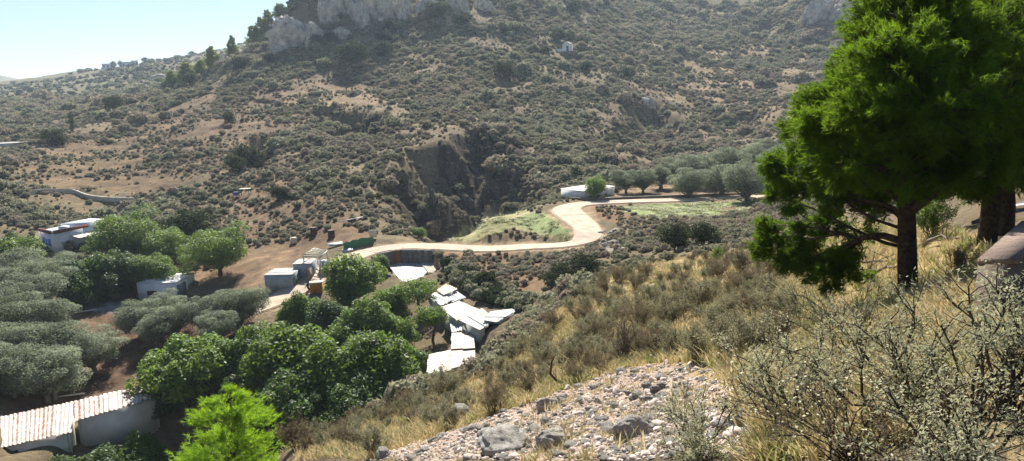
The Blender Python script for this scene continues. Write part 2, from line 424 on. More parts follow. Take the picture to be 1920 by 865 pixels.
# hand-dug terraces on the two long slopes
def edge_in(poly, fall):
    m = inpoly(GX, GY, poly)
    ln = resample(np.vstack([poly, poly[:1]]), 1.5)
    w = np.zeros(GX.shape); X, Y = GX[m], GY[m]; q = np.empty(X.shape)
    for i in range(0, len(X), 6000):
        q[i:i+6000] = np.hypot(X[i:i+6000, None] - ln[:, 0], Y[i:i+6000, None] - ln[:, 1]).min(1)
    w[m] = sstep(0, fall, q)
    return w
for poly, mask, step, k in ((TERR_L, inL, 1.5, .62), (TERR_R, inR, 2.6, .5)):
    ew = edge_in(poly, 22)[mask]
    zz = GZ[mask] + fbm(GX[mask], GY[mask], 60, 4) * 3.0
    q = zz / step; f = q - np.floor(q)
    GZ[mask] += k * ew * (0.55 + 1.4 * fbm(GX[mask], GY[mask], 18, 3)).clip(0, 1) * (step * (np.floor(q) + sstep(0.55, 0.98, f)) - zz)
# the cliff below the brow: broken, buttressed
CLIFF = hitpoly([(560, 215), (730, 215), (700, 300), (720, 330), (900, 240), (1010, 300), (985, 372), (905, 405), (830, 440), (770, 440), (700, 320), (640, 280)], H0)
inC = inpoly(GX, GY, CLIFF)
cw_ = edge_in(CLIFF, 7)[inC]; cx_, cy_ = GX[inC] + 2 * fbm(GX[inC], GY[inC], 9, 2), GY[inC]
GZ[inC] += cw_ * (5.0 * (.3 - np.abs(fbm(cx_, cy_ * 0.3, 13, 4))) + 3.6 * (.25 - np.abs(fbm(cx_ + 30, cy_ * .45, 5.0, 4))) + 1.5 * (.2 - np.abs(fbm(cx_, cy_, 2.4, 3))))
# hollows and gullies cut into the far slope
for px, dep, fall in (([(706, 312), (760, 285), (900, 246), (1003, 300), (990, 366), (905, 402), (830, 438), (772, 441), (738, 395)], 9.5, 9), ([(566, 212), (620, 203), (728, 212), (740, 235), (695, 282), (650, 272), (600, 238)], 6, 6),
                      ([(1112, 252), (1190, 184), (1262, 198), (1305, 262), (1250, 292), (1195, 282)], 5.5, 9),
                      ([(1060, 158), (1108, 168), (1108, 212), (1072, 206)], 3, 6), ([(1300, 225), (1440, 212), (1452, 262), (1350, 268)], 3, 6),
                      ([(1360, 78), (1465, 22), (1468, 48), (1392, 92)], 7, 8), ([(930, 150), (985, 150), (965, 215), (925, 205)], 2, 6),
                      ([(440, 275), (470, 250), (560, 240), (520, 300), (470, 330), (420, 330)], 3.5, 6), ([(500, 345), (600, 350), (600, 375), (520, 372)], 2.5, 4)):
    p = hitpoly(px, H0)
    p[:, 0] += fbm(p[:, 0], p[:, 1], 10, 4) * 9; p[:, 1] += fbm(p[:, 0] + 50, p[:, 1], 10, 4) * 9
    GZ -= dep * edge_in(p, fall)
# road and track benches
for line, wid, dz in ((road_line, ROADW / 2 + 0.5, -0.10), (track_line, np.full(len(track_line), 2.2), 0.0)):
    d, ix = polydist(GX, GY, line)
    near = d < 9
    w = np.where(near, 1 - sstep(wid[ix], wid[ix] + 3.0, d), 0)
    GZ = GZ * (1 - w) + (line[ix, 2] + dz) * w
# levelled yard under the long shed, and the cut behind the stone wall under the road bend
p = hitpoly([(-120, 910), (150, 858), (345, 805), (325, 728), (140, 758), (-120, 812)], H0); w = edge_in(p, 5)
GZ = GZ * (1 - w) + (float(H0(*hit(150, 800, H0)[:2])) + .3) * w
p = hitpoly([(704, 473.5), (735, 470.5), (775, 470), (816, 474), (826, 506), (760, 530), (728, 508)], H0)
GZ -= 3.0 * edge_in(p, .9)
def H(x, y):
    x, y = np.asarray(x, float), np.asarray(y, float)
    return bil(GZ, AZ, LR, np.arctan2(x, y), np.log(np.maximum(np.hypot(x, y), 0.51)))
def ground(px, D):
    d = ray(px, 500); x, y = d[0] / np.hypot(d[0], d[1]) * D, d[1] / np.hypot(d[0], d[1]) * D
    return np.array([x, y, float(H(x, y))])

# ------------------------------------------------------------------ ground colours (earth, rock and plants; on the cliff its shade is painted in too)
def C(h): return np.array(lin(h))
soil, soil2, scrub = C('#6c5e4c'), C('#85755c'), C('#6a6650')
COL = np.empty(GX.shape + (3,))
nA = fbm(GX, GY, 60, 4)[..., None]; nB = fbm(GX, GY, 9, 4)[..., None]; nC = fbm(GX + 500, GY, 2.2, 3)[..., None]
COL[:] = soil * (0.5 - nB * .6).clip(0, 1) + soil2 * (0.5 + nB * .6).clip(0, 1)
COL = COL * (0.6) + scrub * 0.4
JX, JY = fbm(GX, GY, 7, 3) * 2, fbm(GX + 99, GY, 7, 3) * 2
def paint(poly_px, col, col2=None, jitter=1.5, strength=1.0, poly=None, rmin=2.0):
    p = hitpoly(poly_px, None, 6, True, rmin) if poly is None else poly
    m = inpoly(GX + JX * jitter, GY + JY * jitter, p)
    c = np.broadcast_to(col, (m.sum(), 3)).copy()
    if col2 is not None:
        t = np.clip(0.5 + nB[m] * .9 + nC[m] * .7, 0, 1); c = c * (1 - t) + col2 * t
    COL[m] = COL[m] * (1 - strength) + c * strength
    return m
# slopes beyond 400 m: grey-green maquis
far = sstep(420, 650, gR)[..., None]
COL = COL * (1 - far) + (C('#5c5d44') * (0.5 - nA * .7).clip(0, 1) + C('#746d56') * (0.5 + nA * .7).clip(0, 1)) * far
paint(None, C('#5f503f'), C('#7a6850'), 3, .9, TERR_L)
paint(None, C('#73654e'), C('#8e7d60'), 4, .7, TERR_R)
paint(None, C('#38312c'), C('#4c423a'), 3, .95, CLIFF)  # dark rock, toned deeper to paint in the shade on the cliff
paint([(0, 560), (235, 560), (480, 570), (470, 610), (300, 735), (0, 790)], C('#5f4c40'), C('#7c6654'), 1, .9)
paint([(540, 168), (712, 165), (712, 195), (640, 208), (530, 200)], C('#75644f'), C('#8a785c'), 2, .9)
paint([(440, 330), (520, 315), (640, 400), (690, 440), (620, 470), (520, 500), (470, 470), (430, 400)], C('#6a5644'), C('#7f6a54'), 2, .8)
paint([(240, 450), (470, 470), (560, 470), (520, 520), (440, 545), (250, 530)], C('#75604c'), C('#927b62'), 1.5, .8)
# fields beside the road
FIELD_A = hitpoly([(833, 452), (868, 427), (920, 404), (955, 396), (1000, 397), (1045, 410), (1078, 436), (1060, 452), (1000, 440), (960, 430), (930, 440), (900, 452)])
paint(None, C('#868a60'), C('#a39f78'), .8, .95, FIELD_A)
paint([(970, 408), (1000, 402), (1045, 412), (1075, 434), (1055, 440), (1010, 436), (975, 426)], C('#76875a'), C('#8f9c6c'), .5, .9)
FIELD_B = hitpoly([(1165, 388), (1230, 383), (1340, 380), (1440, 376), (1400, 395), (1340, 412), (1240, 412), (1195, 405)])
paint(None, C('#73845a'), C('#94a070'), .8, .95, FIELD_B)
paint([(1350, 392), (1440, 378), (1450, 400), (1400, 418), (1350, 415)], C('#6a4e42'), C('#7d5f50'), 1, .9)
paint([(1085, 385), (1160, 392), (1190, 410), (1150, 420), (1110, 405)], C('#7a5c48'), C('#8d7058'), .8, .8)
paint([(1120, 430), (1150, 445), (1185, 462), (1160, 475), (1130, 468)], C('#8d8a80'), C('#a5a296'), .6, .9)
paint([(1110, 362), (1240, 345), (1420, 340), (1440, 366), (1200, 374)], C('#7c6856'), C('#97846c'), 1, .8)
# dry bank below the road
BANK = hitpoly([(815, 473), (900, 475), (1060, 474), (1120, 480), (1060, 530), (1000, 556), (940, 540), (880, 505), (830, 490)])
paint(None, C('#8f745a'), C('#75604a'), 1.0, .9, BANK)
# near slope: straw-coloured grass over pale earth
NEAR = hitpoly([(505, 862), (590, 826), (650, 796), (720, 761), (800, 742), (850, 728), (900, 708), (940, 673), (980, 631), (1020, 590), (1100, 534), (1180, 507), (1280, 484), (1380, 474), (1450, 464), (1560, 450), (1640, 424), (1720, 430), (1800, 430), (1860, 470), (1880, 560), (1915, 640), (1915, 862), (1300, 862), (900, 862)])
paint(None, C('#a08c66'), C('#b8a47a'), .5, .92, NEAR)
paint([(1150, 600), (1260, 560), (1290, 570), (1250, 650), (1180, 690)], C('#a08c58'), C('#989058'), .6, .8)
GRAVEL = hitpoly([(690, 864), (780, 832), (870, 800), (960, 768), (1040, 738), (1110, 712), (1180, 690), (1260, 680), (1330, 690), (1400, 740), (1420, 800), (1400, 864), (1000, 864)])
gm = paint(None, C('#c6b7a8'), C('#b09e90'), .35, .95, GRAVEL)
paint([(1240, 864), (1300, 820), (1420, 800), (1420, 864)], C('#a58a74'), C('#b39c86'), .2, .9)
GZ[gm] += 0.05 * np.abs(fbm(GX[gm], GY[gm], .5, 4)) + 0.03 * fbm(GX[gm], GY[gm], .16, 3)
roadd, _ = polydist(GX, GY, road_line)
rm_ = roadd < 3.1 + 1.6 * nB[..., 0]
COL[rm_] = COL[rm_] * .45 + C('#a8937a') * .55
trackd, _ = polydist(GX, GY, track_line)
tm = trackd < 2.0 + nB[..., 0]
COL[tm] = C('#8a8a8c') * (.9 + .3 * nC[tm])
COL *= (1 + 0.22 * nC + 0.18 * nB)
COL = COL.clip(0.01, 0.9)

m_ground, nt, b = new_mat('ground_earth')
ca = nt.nodes.new('ShaderNodeAttribute'); ca.attribute_name = 'earth'
n1 = noise(nt, 0.9, 8, rough=.7); n2 = noise(nt, 7.0, 6, rough=.7)
r1 = ramp(nt, n1.outputs[0], [(.3, (.62, .60, .58)), (.7, (1.3, 1.27, 1.22))])
r2 = ramp(nt, n2.outputs[0], [(.3, (.72, .70, .68)), (.7, (1.22, 1.2, 1.18))])
c1 = mixc(nt, 1.0, ca.outputs['Color'], r1.outputs[0], 'MULTIPLY')
c2 = mixc(nt, 1.0, c1, r2.outputs[0], 'MULTIPLY')
nt.links.new(c2, b.inputs['Base Color'])
b.inputs['Roughness'].default_value = .95; b.inputs['Specular IOR Level'].default_value = .1
n3 = noise(nt, 2.4, 9, rough=.72)
bump(nt, n3.outputs[0], .9, .25, b)

na, nr = GX.shape
V = np.stack([GX, GY, GZ], -1).reshape(-1, 3)
i = np.arange(na - 1)[:, None] * nr; j = np.arange(nr - 1)[None]
F = np.stack([i + j, i + nr + j, i + nr + j + 1, i + j + 1], -1).reshape(-1, 4)
V = np.vstack([V, [[0, 0, float(GZ[:, 0].mean())]]])
cc = np.arange(na - 1) * nr
F = [np.stack([np.full(na - 1, na * nr), cc + nr, cc], 1), F]
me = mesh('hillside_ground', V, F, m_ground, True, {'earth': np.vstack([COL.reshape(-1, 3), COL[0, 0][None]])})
prop(mobj('hillside_ground', me), 'scrub-covered valley and hillsides of brown earth and dry grass', kind='structure')
# ================================================================== PLANT BUILDERS
def rnd(seed): return np.random.RandomState(seed)
def unit(v): return v / (np.linalg.norm(v, axis=-1, keepdims=True) + 1e-9)
def leaves(mb, P, N, size, rng, aspect=0.55, jit=0.8, lv=None, bend=0.0):
    """one diamond leaf per point, turned roughly towards N"""
    n = len(P)
    if n == 0: return
    N = unit(N + rng.normal(0, jit, (n, 3)))
    T = unit(np.cross(N, rng.normal(0, 1, (n, 3)))); B = np.cross(N, T)
    L = (size * rng.uniform(.65, 1.35, n))[:, None]
    W = L * aspect
    V = np.stack([P - T * L * .5, P + B * W * .5 + T * L * .06 - N * bend * L, P + T * L * .5, P - B * W * .5 + T * L * .06 - N * bend * L], 1).reshape(-1, 3)
    F = np.arange(n * 4).reshape(-1, 4)
    lv = rng.rand(n) if lv is None else np.clip(lv + rng.normal(0, .15, n), 0, 1)
    mb.add(V, F, np.repeat(lv, 4))
def limb(a, b, rng, sag=0.1, n=6):
    a, b = np.array(a, float), np.array(b, float)
    t = np.linspace(0, 1, n)[:, None]
    L = np.linalg.norm(b - a)
    P = a + (b - a) * t + np.sin(t * np.pi) * rng.normal(0, sag * L, 3) + (t * (1 - t)) * np.array([0, 0, L * .25])
    P[1:-1] += rng.normal(0, .03 * L, (n - 2, 3))
    return P
def crown_tree(seed, mat_leaf, mat_bark, h=1.0, w=1.0, trunk=0.3, clumps=34, leaf=0.03, per=180, open_=0.0, droop=0.0, rtrunk=.03, clump_r=.17, aspect=.55, stems=1, flat=0.75, low=.0):
    """broad-leaved tree of height h and crown width w: trunk, limbs, and a crown of leaf clumps"""
    rng = rnd(seed)
    tb, cb = MB(), MB()
    ch = h * (1 - trunk); cz = h * trunk + ch * (.46 - low)
    # trunk
    tops = []
    for s in range(stems):
        a = rng.uniform(0, 6.28); off = (0.0 if stems == 1 else .05 * w)
        top = np.array([math.cos(a) * .08 * w, math.sin(a) * .08 * w, h * (trunk + .12)])
        P = limb((math.cos(a) * off, math.sin(a) * off, -.06 * h), top, rng, .05, 7)
        P[:, :2] += 0
        tb.tube(P, np.linspace(1.25, .7, 7) * rtrunk * h / stems ** .5, 8); tops.append(top)
    k = 0; tries = 0
    cen = []
    while len(cen) < clumps and tries < 4000:
        tries += 1
        d = unit(rng.normal(0, 1, 3)); d[2] = d[2] * .9 + .08
        rr = rng.uniform(.4, 1.0) ** .6 * (1 + .75 * float(noise3(d[None], 1.1, seed)[0]))
        p = np.array([d[0] * w * .5 * rr, d[1] * w * .5 * rr, cz + d[2] * ch * .5 * rr])
        p[:2] *= .82; p[2] = cz + (p[2] - cz) * .85
        if all(np.linalg.norm((p - q) / [w, w, ch]) > .11 for q in cen): cen.append(p)
    for c in cen:
        if rng.rand() < .75:
            t0 = tops[rng.randint(len(tops))]
            P = limb(t0 - np.array([0, 0, rng.uniform(0, .12) * h]), c, rng, .08)
            tb.tube(P, np.linspace(.5, .1, 6) * rtrunk * h, 5)
        r = clump_r * w * rng.uniform(.45, 1.25)
        n = int(per * (r / (clump_r * w)) ** 1.6 * rng.uniform(.8, 1.2))
        d = unit(rng.normal(0, 1, (n, 3)))
        d[:, 2] = np.abs(d[:, 2]) * np.where(rng.rand(n) < .72, 1, -1)
        rad = r * rng.uniform(.35, 1.0, n) ** .5
        pp = c + d * rad[:, None] * np.array([1, 1, flat])
        pp[:, 2] -= droop * r * (d[:, 0] ** 2 + d[:, 1] ** 2)
        if open_: 
            keep = noise3(pp / w, 9, seed) > -.55 + open_; pp, d = pp[keep], d[keep]
        base = rng.rand() * 1.3 - .15
        leaves(cb, pp, d + [0, 0, .5], leaf * h, rng, aspect, .7, np.full(len(pp), base * .5 + .25), .06)
    # scatter of inner leaves so that the crown is not hollow
    n = int(clumps * per * .12)
    d = unit(rng.normal(0, 1, (n, 3))) * (rng.rand(n)[:, None] ** .4)
    leaves(cb, np.array([0, 0, cz]) + d * [w * .42, w * .42, ch * .40], d, leaf * h * 1.2, rng, aspect, 1, np.full(n, .2), .05)
    return tb.get('trunk', mat_bark, True), cb.get('crown', mat_leaf, False, 'lv')
def needle_tuft(mb, P, D, L, rng, n=16, w=.004, lv=None):
    """tufts of needles at points P pointing along D"""
    m = len(P)
    for k in range(n):
        d = unit(D + rng.normal(0, .55, (m, 3)))
        s = unit(np.cross(d, rng.normal(0, 1, (m, 3))))
        l = (L * rng.uniform(.7, 1.2, m))[:, None]
        o = rng.uniform(-.35, .25, m)[:, None] * L * D
        V = np.stack([P + o - s * w, P + o + s * w, P + o + d * l], 1).reshape(-1, 3)
        a = rng.rand(m) if lv is None else np.clip(lv + rng.normal(0, .12, m), 0, 1)
        mb.add(V, np.arange(m * 3).reshape(-1, 3), np.repeat(a, 3))
def pine_tree_mesh(seed, mat_leaf, mat_bark, h=8, w=6, tufts=2600, L=.16, nn=10, wid=.012, trunk=.12):
    rng = rnd(seed); tb, cb = MB(), MB()
    P = limb((0, 0, -.4), (rng.normal(0, .04) * h, rng.normal(0, .04) * h, h * .93), rng, .02, 9)
    tb.tube(P, np.linspace(.028, .006, 9) * h, 8)
    nb = 46
    for i in range(nb):
        f = i / nb; z = h * (trunk + (.97 - trunk) * f); a = i * 2.4 + rng.normal(0, .3)
        reach = w * .5 * (1 - f) ** .65 * rng.uniform(.65, 1.08) + .06 * w
        o = np.array([np.interp(z, P[:, 2], P[:, 0]), np.interp(z, P[:, 2], P[:, 1]), z])
        e = o + np.array([math.cos(a) * reach, math.sin(a) * reach, reach * rng.uniform(.15, .5)])
        B = limb(o, e, rng, .05, 6); tb.tube(B, np.linspace(.009, .003, 6) * h * (1.2 - f), 4)
        n = int(tufts / nb * (.4 + 1.2 * (1 - f)))
        t = rng.uniform(.35, 1.0, n) ** .7
        c = np.stack([np.interp(t, np.linspace(0, 1, 6), B[:, q]) for q in range(3)], 1)
        spread = reach * .30
        c += rng.normal(0, 1, (n, 3)) * spread * [1, 1, .55] * .6 + [0, 0, spread * .25]
        d = unit((c - o) * [1, 1, .6] + [0, 0, reach * .35])
        needle_tuft(cb, c, d, L, rng, nn, wid, np.full(n, .3 + .4 * rng.rand()))
    return tb.get('trunk', mat_bark, True), cb.get('crown', mat_leaf, False, 'lv')
def twig_shrub(seed, mat_leaf, mat_bark, h=1.0, w=1.2, stems=14, leaf=.03, per=60, twigs=7, rt=.012, spread=.9, leafy=1.0):
    """open shrub: many forked woody stems and small leaves"""
    rng = rnd(seed); tb, cb = MB(), MB()
    for s in range(stems):
        a = rng.uniform(0, 6.28); lean = rng.uniform(.1, 1.0) * spread
        e = np.array([math.cos(a) * w * .5 * lean, math.sin(a) * w * .5 * lean, h * rng.uniform(.6, 1.0) * (1 - .25 * lean)])
        B = limb((rng.normal(0, .04) * w, rng.normal(0, .04) * w, -.05 * h), e, rng, .07, 6)
        tb.tube(B, np.linspace(1, .3, 6) * rt, 4, False)
        for q in range(twigs):
            t = rng.uniform(.3, .98); o = np.array([np.interp(t, np.linspace(0, 1, 6), B[:, k]) for k in range(3)])
            d = unit(unit(e) + rng.normal(0, .55, 3)); d[2] = abs(d[2]) * .9 + .05
            Lh = h * rng.uniform(.16, .36)
            T = limb(o, o + d * Lh, rng, .06, 4)
            tb.tube(T, np.linspace(.4, .16, 4) * rt, 3, False)
            n = int(per * leafy * rng.uniform(.5, 1.4))
            if n:
                tt = rng.uniform(.1, 1.05, n)
                c = np.stack([np.interp(tt, np.linspace(0, 1, 4), T[:, k]) for k in range(3)], 1) + rng.normal(0, .035 * h, (n, 3))
                leaves(cb, c, np.tile(d, (n, 1)), leaf, rng, .34, 1.0, np.full(n, rng.uniform(.2, .8)), .05)
    return tb.get('branches', mat_bark, True), (cb.get('foliage', mat_leaf, False, 'lv') if cb.n else None)
def ico(sub):
    t = (1 + 5 ** .5) / 2
    V = np.array([[-1,t,0],[1,t,0],[-1,-t,0],[1,-t,0],[0,-1,t],[0,1,t],[0,-1,-t],[0,1,-t],[t,0,-1],[t,0,1],[-t,0,-1],[-t,0,1]], float)
    F = np.array([[0,11,5],[0,5,1],[0,1,7],[0,7,10],[0,10,11],[1,5,9],[5,11,4],[11,10,2],[10,7,6],[7,1,8],[3,9,4],[3,4,2],[3,2,6],[3,6,8],[3,8,9],[4,9,5],[2,4,11],[6,2,10],[8,6,7],[9,8,1]])
    V = unit(V)
    for _ in range(sub):
        E = np.sort(np.concatenate([F[:, [0, 1]], F[:, [1, 2]], F[:, [2, 0]]]), 1)
        U, inv = np.unique(E, axis=0, return_inverse=True); inv = inv.ravel()
        M = unit((V[U[:, 0]] + V[U[:, 1]]) / 2); n = len(V); f = len(F)
        a, b_, c = inv[:f] + n, inv[f:2*f] + n, inv[2*f:] + n
        V = np.vstack([V, M])
        F = np.concatenate([np.stack([F[:, 0], a, c], 1), np.stack([a, F[:, 1], b_], 1), np.stack([c, b_, F[:, 2]], 1), np.stack([a, b_, c], 1)])
    return V, F
def cushion(seed, mat, name='cushion'):
    """dome-shaped scrub: a lumpy core painted dark as inner shade, in a coat of small leaf sprigs"""
    rng = rnd(seed); mb = MB()
    V, F = ico(2)
    V = V * (1 + .35 * noise3(V, 1.6, seed)[:, None]) * .36
    V[:, 2] = V[:, 2] * .8 + .26
    mb.add(V, F, .02)  # core gets the darkest tone, painted shade beneath the sprigs
    n = 230
    d = unit(rng.normal(0, 1, (n, 3))); d[:, 2] = np.abs(d[:, 2]) * .95
    rad = .44 * (1 + .4 * noise3(d, 1.6, seed)) * rng.uniform(.85, 1.12, n)
    p = d * rad[:, None] * [1, 1, .85] + [0, 0, .24]
    leaves(mb, p, d, .15, rng, .6, .6, None, .08)
    return mb.get(name, mat, False, 'lv')
def boulder(seed, mat, sub=3, rough=.35, name='boulder', flat=.7):
    V, F = ico(sub)
    rng = rnd(seed)
    # planes chopped off a sphere give angular faces
    for k in range(14):
        d = unit(rng.normal(0, 1, 3)); c = rng.uniform(.55, .9)
        q = V @ d; over = q > c
        V[over] -= np.outer(q[over] - c, d) * .92
    V = V * (1 + rough * .35 * noise3(V, 2.3, seed)[:, None] + rough * .18 * noise3(V, 6, seed + 3)[:, None])
    if sub == 1: V = V * rng.uniform(.72, 1.25, (len(V), 1)) * rng.uniform(.7, 1.2, 3)
    V[:, 2] *= flat
    return mesh(name, V, F, mat, False)
def crag(seed, mat, sub=5, name='crag'):
    V, F = ico(sub); rng = rnd(seed)
    for k in range(22):
        d = unit(rng.normal(0, 1, 3) * [1, 1, .5]); c = rng.uniform(.55, .92)
        q = V @ d; over = q > c
        V[over] -= np.outer(q[over] - c, d) * .9
    W = V * [1, 1, .35]                                   # vertical ribs
    V = V * (1 + .30 * (.25 - np.abs(noise3(W, 2.2, seed)))[:, None] + .22 * (.2 - np.abs(noise3(W, 5.5, seed + 5)))[:, None] + .09 * noise3(V, 13, seed + 9)[:, None])
    return mesh(name, V, F, mat, False)
def scatter(name, P, S, R, variants, label, tilt=None):
    """many alike small plants or stones as one object of points that carry instances"""
    me = bpy.data.meshes.new(name)
    me.vertices.add(len(P)); me.vertices.foreach_set('co', np.asarray(P, np.float32).ravel())
    for k, v in (('size', S), ('turn', R)):
        a = me.attributes.new(k, 'FLOAT', 'POINT'); a.data.foreach_set('value', np.asarray(v, np.float32))
    o = mobj(name, me); prop(o, label, kind='stuff')
    col = bpy.data.collections.new(name + '_sources')
    for v in variants: col.objects.link(bpy.data.objects.new(v.name, v))
    g = bpy.data.node_groups.new(name, 'GeometryNodeTree')
    g.interface.new_socket('Geometry', in_out='INPUT', socket_type='NodeSocketGeometry')
    g.interface.new_socket('Geometry', in_out='OUTPUT', socket_type='NodeSocketGeometry')
    nn = g.nodes; gi, go = nn.new('NodeGroupInput'), nn.new('NodeGroupOutput')
    ip = nn.new('GeometryNodeInstanceOnPoints'); ci = nn.new('GeometryNodeCollectionInfo')
    ci.inputs['Collection'].default_value = col; ci.inputs['Separate Children'].default_value = True; ci.inputs['Reset Children'].default_value = True
    ip.inputs['Pick Instance'].default_value = True
    sa, ra = nn.new('GeometryNodeInputNamedAttribute'), nn.new('GeometryNodeInputNamedAttribute')
    for q, k in ((sa, 'size'), (ra, 'turn')): q.data_type = 'FLOAT'; q.inputs['Name'].default_value = k
    cx = nn.new('ShaderNodeCombineXYZ'); ir = nn.new('FunctionNodeRandomValue'); ir.data_type = 'INT'
    ir.inputs[4].default_value = 0; ir.inputs[5].default_value = len(variants) - 1
    lk = g.links.new
    lk(gi.outputs[0], ip.inputs['Points']); lk(ci.outputs[0], ip.inputs['Instance'])
    lk(ra.outputs[0], cx.inputs[2]); lk(cx.outputs[0], ip.inputs['Rotation']); lk(sa.outputs[0], ip.inputs['Scale'])
    lk(ir.outputs[2], ip.inputs['Instance Index']); lk(ip.outputs[0], go.inputs[0])
    md = o.modifiers.new('plants', 'NODES'); md.node_group = g
    return o

# ------------------------------------------------------------------ plant materials
L_scrub = leaf_mat('scrub_leaf', C('#525240'), C('#a5a48a'), C('#acab86'), .30, .8, .02)
L_scrub_dry = leaf_mat('scrub_dry', C('#685e4f'), C('#ada28e'), C('#b0a488'), .28, .8, .02)
L_hill = leaf_mat('hill_bush_leaf', C('#1e2618'), C('#414b2e'), C('#6a7840'), .16, .8, .02)
L_olive = leaf_mat('olive_leaf', C('#4a5440'), C('#99a189'), C('#a6b084'), .34, .65, .1)
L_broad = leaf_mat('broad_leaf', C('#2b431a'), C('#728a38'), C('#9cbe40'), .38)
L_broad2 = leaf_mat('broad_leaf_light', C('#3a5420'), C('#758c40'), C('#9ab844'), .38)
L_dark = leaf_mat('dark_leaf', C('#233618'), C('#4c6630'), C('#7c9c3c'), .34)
L_pine = leaf_mat('pine_needle', C('#1a2a10'), C('#415a20'), C('#a4cc30'), .40, .6, .05)
L_pineb = leaf_mat('pine_needle_bright', C('#4a6f16'), C('#8fb52c'), C('#c4ea30'), .5)
L_grey = leaf_mat('grey_shrub_leaf', C('#66644c'), C('#a09e82'), C('#aaa67c'), .28, .7, .04)
L_brown = leaf_mat('brown_shrub_leaf', C('#5f5644'), C('#8c8066'), C('#97865c'), .22, .7, .04)
L_silver = leaf_mat('silver_leaf', C('#828264'), C('#c0c0a2'), C('#bebe8c'), .32, .7, .03)
L_straw = leaf_mat('straw', C('#a3946c'), C('#ccbc90'), C('#ccba86'), .32, .8, .03)
L_grass = leaf_mat('grass_blade', C('#6f7444'), C('#989a60'), C('#a8ac60'), .35)
L_flower = leaf_mat('dry_flower', C('#d8d2ac'), C('#efe9cc'), C('#efe6b0'), .35)
M_bark = plain('bark', C('#3c322a'), C('#5e5044'), 9, .95, .8, .03)
M_bark_grey = plain('bark_grey', C('#5c544a'), C('#847a6c'), 14, .95, .6, .01)
M_pinebark = plain('pine_bark', C('#2c2420'), C('#5a4838'), 12, .95, 1.0, .03)
M_rock = plain('limestone', C('#8a8680'), C('#bdb8ac'), 3.5, .95, .9, .06, 8)
M_crag = plain('crag_rock', C('#827c74'), C('#d2cabc'), 3.2, .95, 1.0, .10, 10)
M_pebble = plain('pebble', C('#b5a296'), C('#d8cabe'), 2.0, .95, .4, .01)

# ------------------------------------------------------------------ scrub over the hillsides
rng = rnd(3)
def scatter_hill():
    n = 230000
    a = np.radians(rng.uniform(-40, 40, n)); r = np.sqrt(rng.uniform(56 ** 2, 560 ** 2, n))
    x, y = np.sin(a) * r, np.cos(a) * r
    clump = fbm(x, y, 26, 4) + .5 * fbm(x + 90, y, 6, 2)
    dens = np.clip(0.66 + 1.5 * clump, .10, 1) * np.interp(r, [150, 400], [1, .85])
    dens = np.where(inpoly(x, y, TERR_L), dens * .5 - .06, dens)
    dens = np.where(inpoly(x, y, TERR_R), dens * .9, dens)
    dens = np.where(inpoly(x, y, CLIFF), np.maximum(dens * .9, .42), dens)
    # scrub clings to the steep banks between the terraces
    bank = np.abs(H(x, y + 1.6) - H(x, y - 1.6)) / 3.2
    tl, tr = inpoly(x, y, TERR_L), inpoly(x, y, TERR_R)
    dens = np.where(tl & (bank > .34), .75, dens); dens = np.where(tr, np.where(bank > .42, .95, dens * .45), dens)
    keep = rng.rand(n) < dens
    for poly in (FIELD_A, FIELD_B, NEAR, FLAT): keep &= ~inpoly(x, y, poly)
    for line, w in ((road_line, 4.3), (track_line, 3.4)):
        d, _ = polydist(x, y, line); keep &= d > w
    keep &= (r > 90) | (a > math.radians(4.5))
    # open ground of the hamlet
    keep &= ~((r < 118) & (a < math.radians(-6)) & (rng.rand(n) < .9))
    keep &= ~inpoly(x, y, YARD) & ~inpoly(x, y, PLOT)
    cp_ = hit(1063, 102); c2_ = hit(1060, 112); keep &= (np.hypot(x - cp_[0], y - cp_[1] ) > 6.5) & (np.hypot(x - c2_[0], y - c2_[1]) > 7)
    x, y, r = x[keep], y[keep], r[keep]
    s = rng.lognormal(-.12, .42, len(x)) * np.interp(r, [60, 90, 200, 350, 560], [.75, .85, 1.05, 1.35, 2.2]) * (1 + .9 * np.clip(fbm(x, y, 26, 4), -.4, .6))
    s *= np.where(rng.rand(len(x)) < .06, 1.8, 1.0)
    s = np.where(inpoly(x, y, TERR_L), s * .75, s)
    s = np.where(r < 140, np.minimum(s, 1.25), s)
    d, _ = polydist(x, y, road_line); s = np.where(d < 9, np.minimum(s, .7), s)
    return np.stack([x, y, H(x, y) - .05 * s], 1), s
YARD = hitpoly([(440, 470), (560, 450), (640, 425), (700, 440), (690, 460), (620, 490), (500, 540), (430, 540)])
PLOT = hitpoly([(1130, 372), (1170, 350), (1240, 335), (1330, 335), (1430, 345), (1440, 366)])
P, S = scatter_hill()
P2_, S2_ = scatter_hill()
q_ = rng.rand(len(P2_)) < .75; P, S = np.vstack([P, P2_[q_]]), np.concatenate([S, S2_[q_] * .52])
half = rng.rand(len(P)) < .62 + .6 * fbm(P[:, 0], P[:, 1], 40, 3)
cv = [cushion(40 + k, L_scrub, 'cushion_scrub') for k in range(6)]
cd = [cushion(60 + k, L_scrub_dry, 'dry_scrub') for k in range(5)]
scatter('hillside_scrub', P[half], S[half], rng.rand(half.sum()) * 6.28, cv, 'grey-green cushion scrub covering the hillsides across the valley')
scatter('hillside_dry_scrub', P[~half], S[~half], rng.rand((~half).sum()) * 6.28, cd, 'brownish dry cushion scrub between the greener bushes on the hillsides')
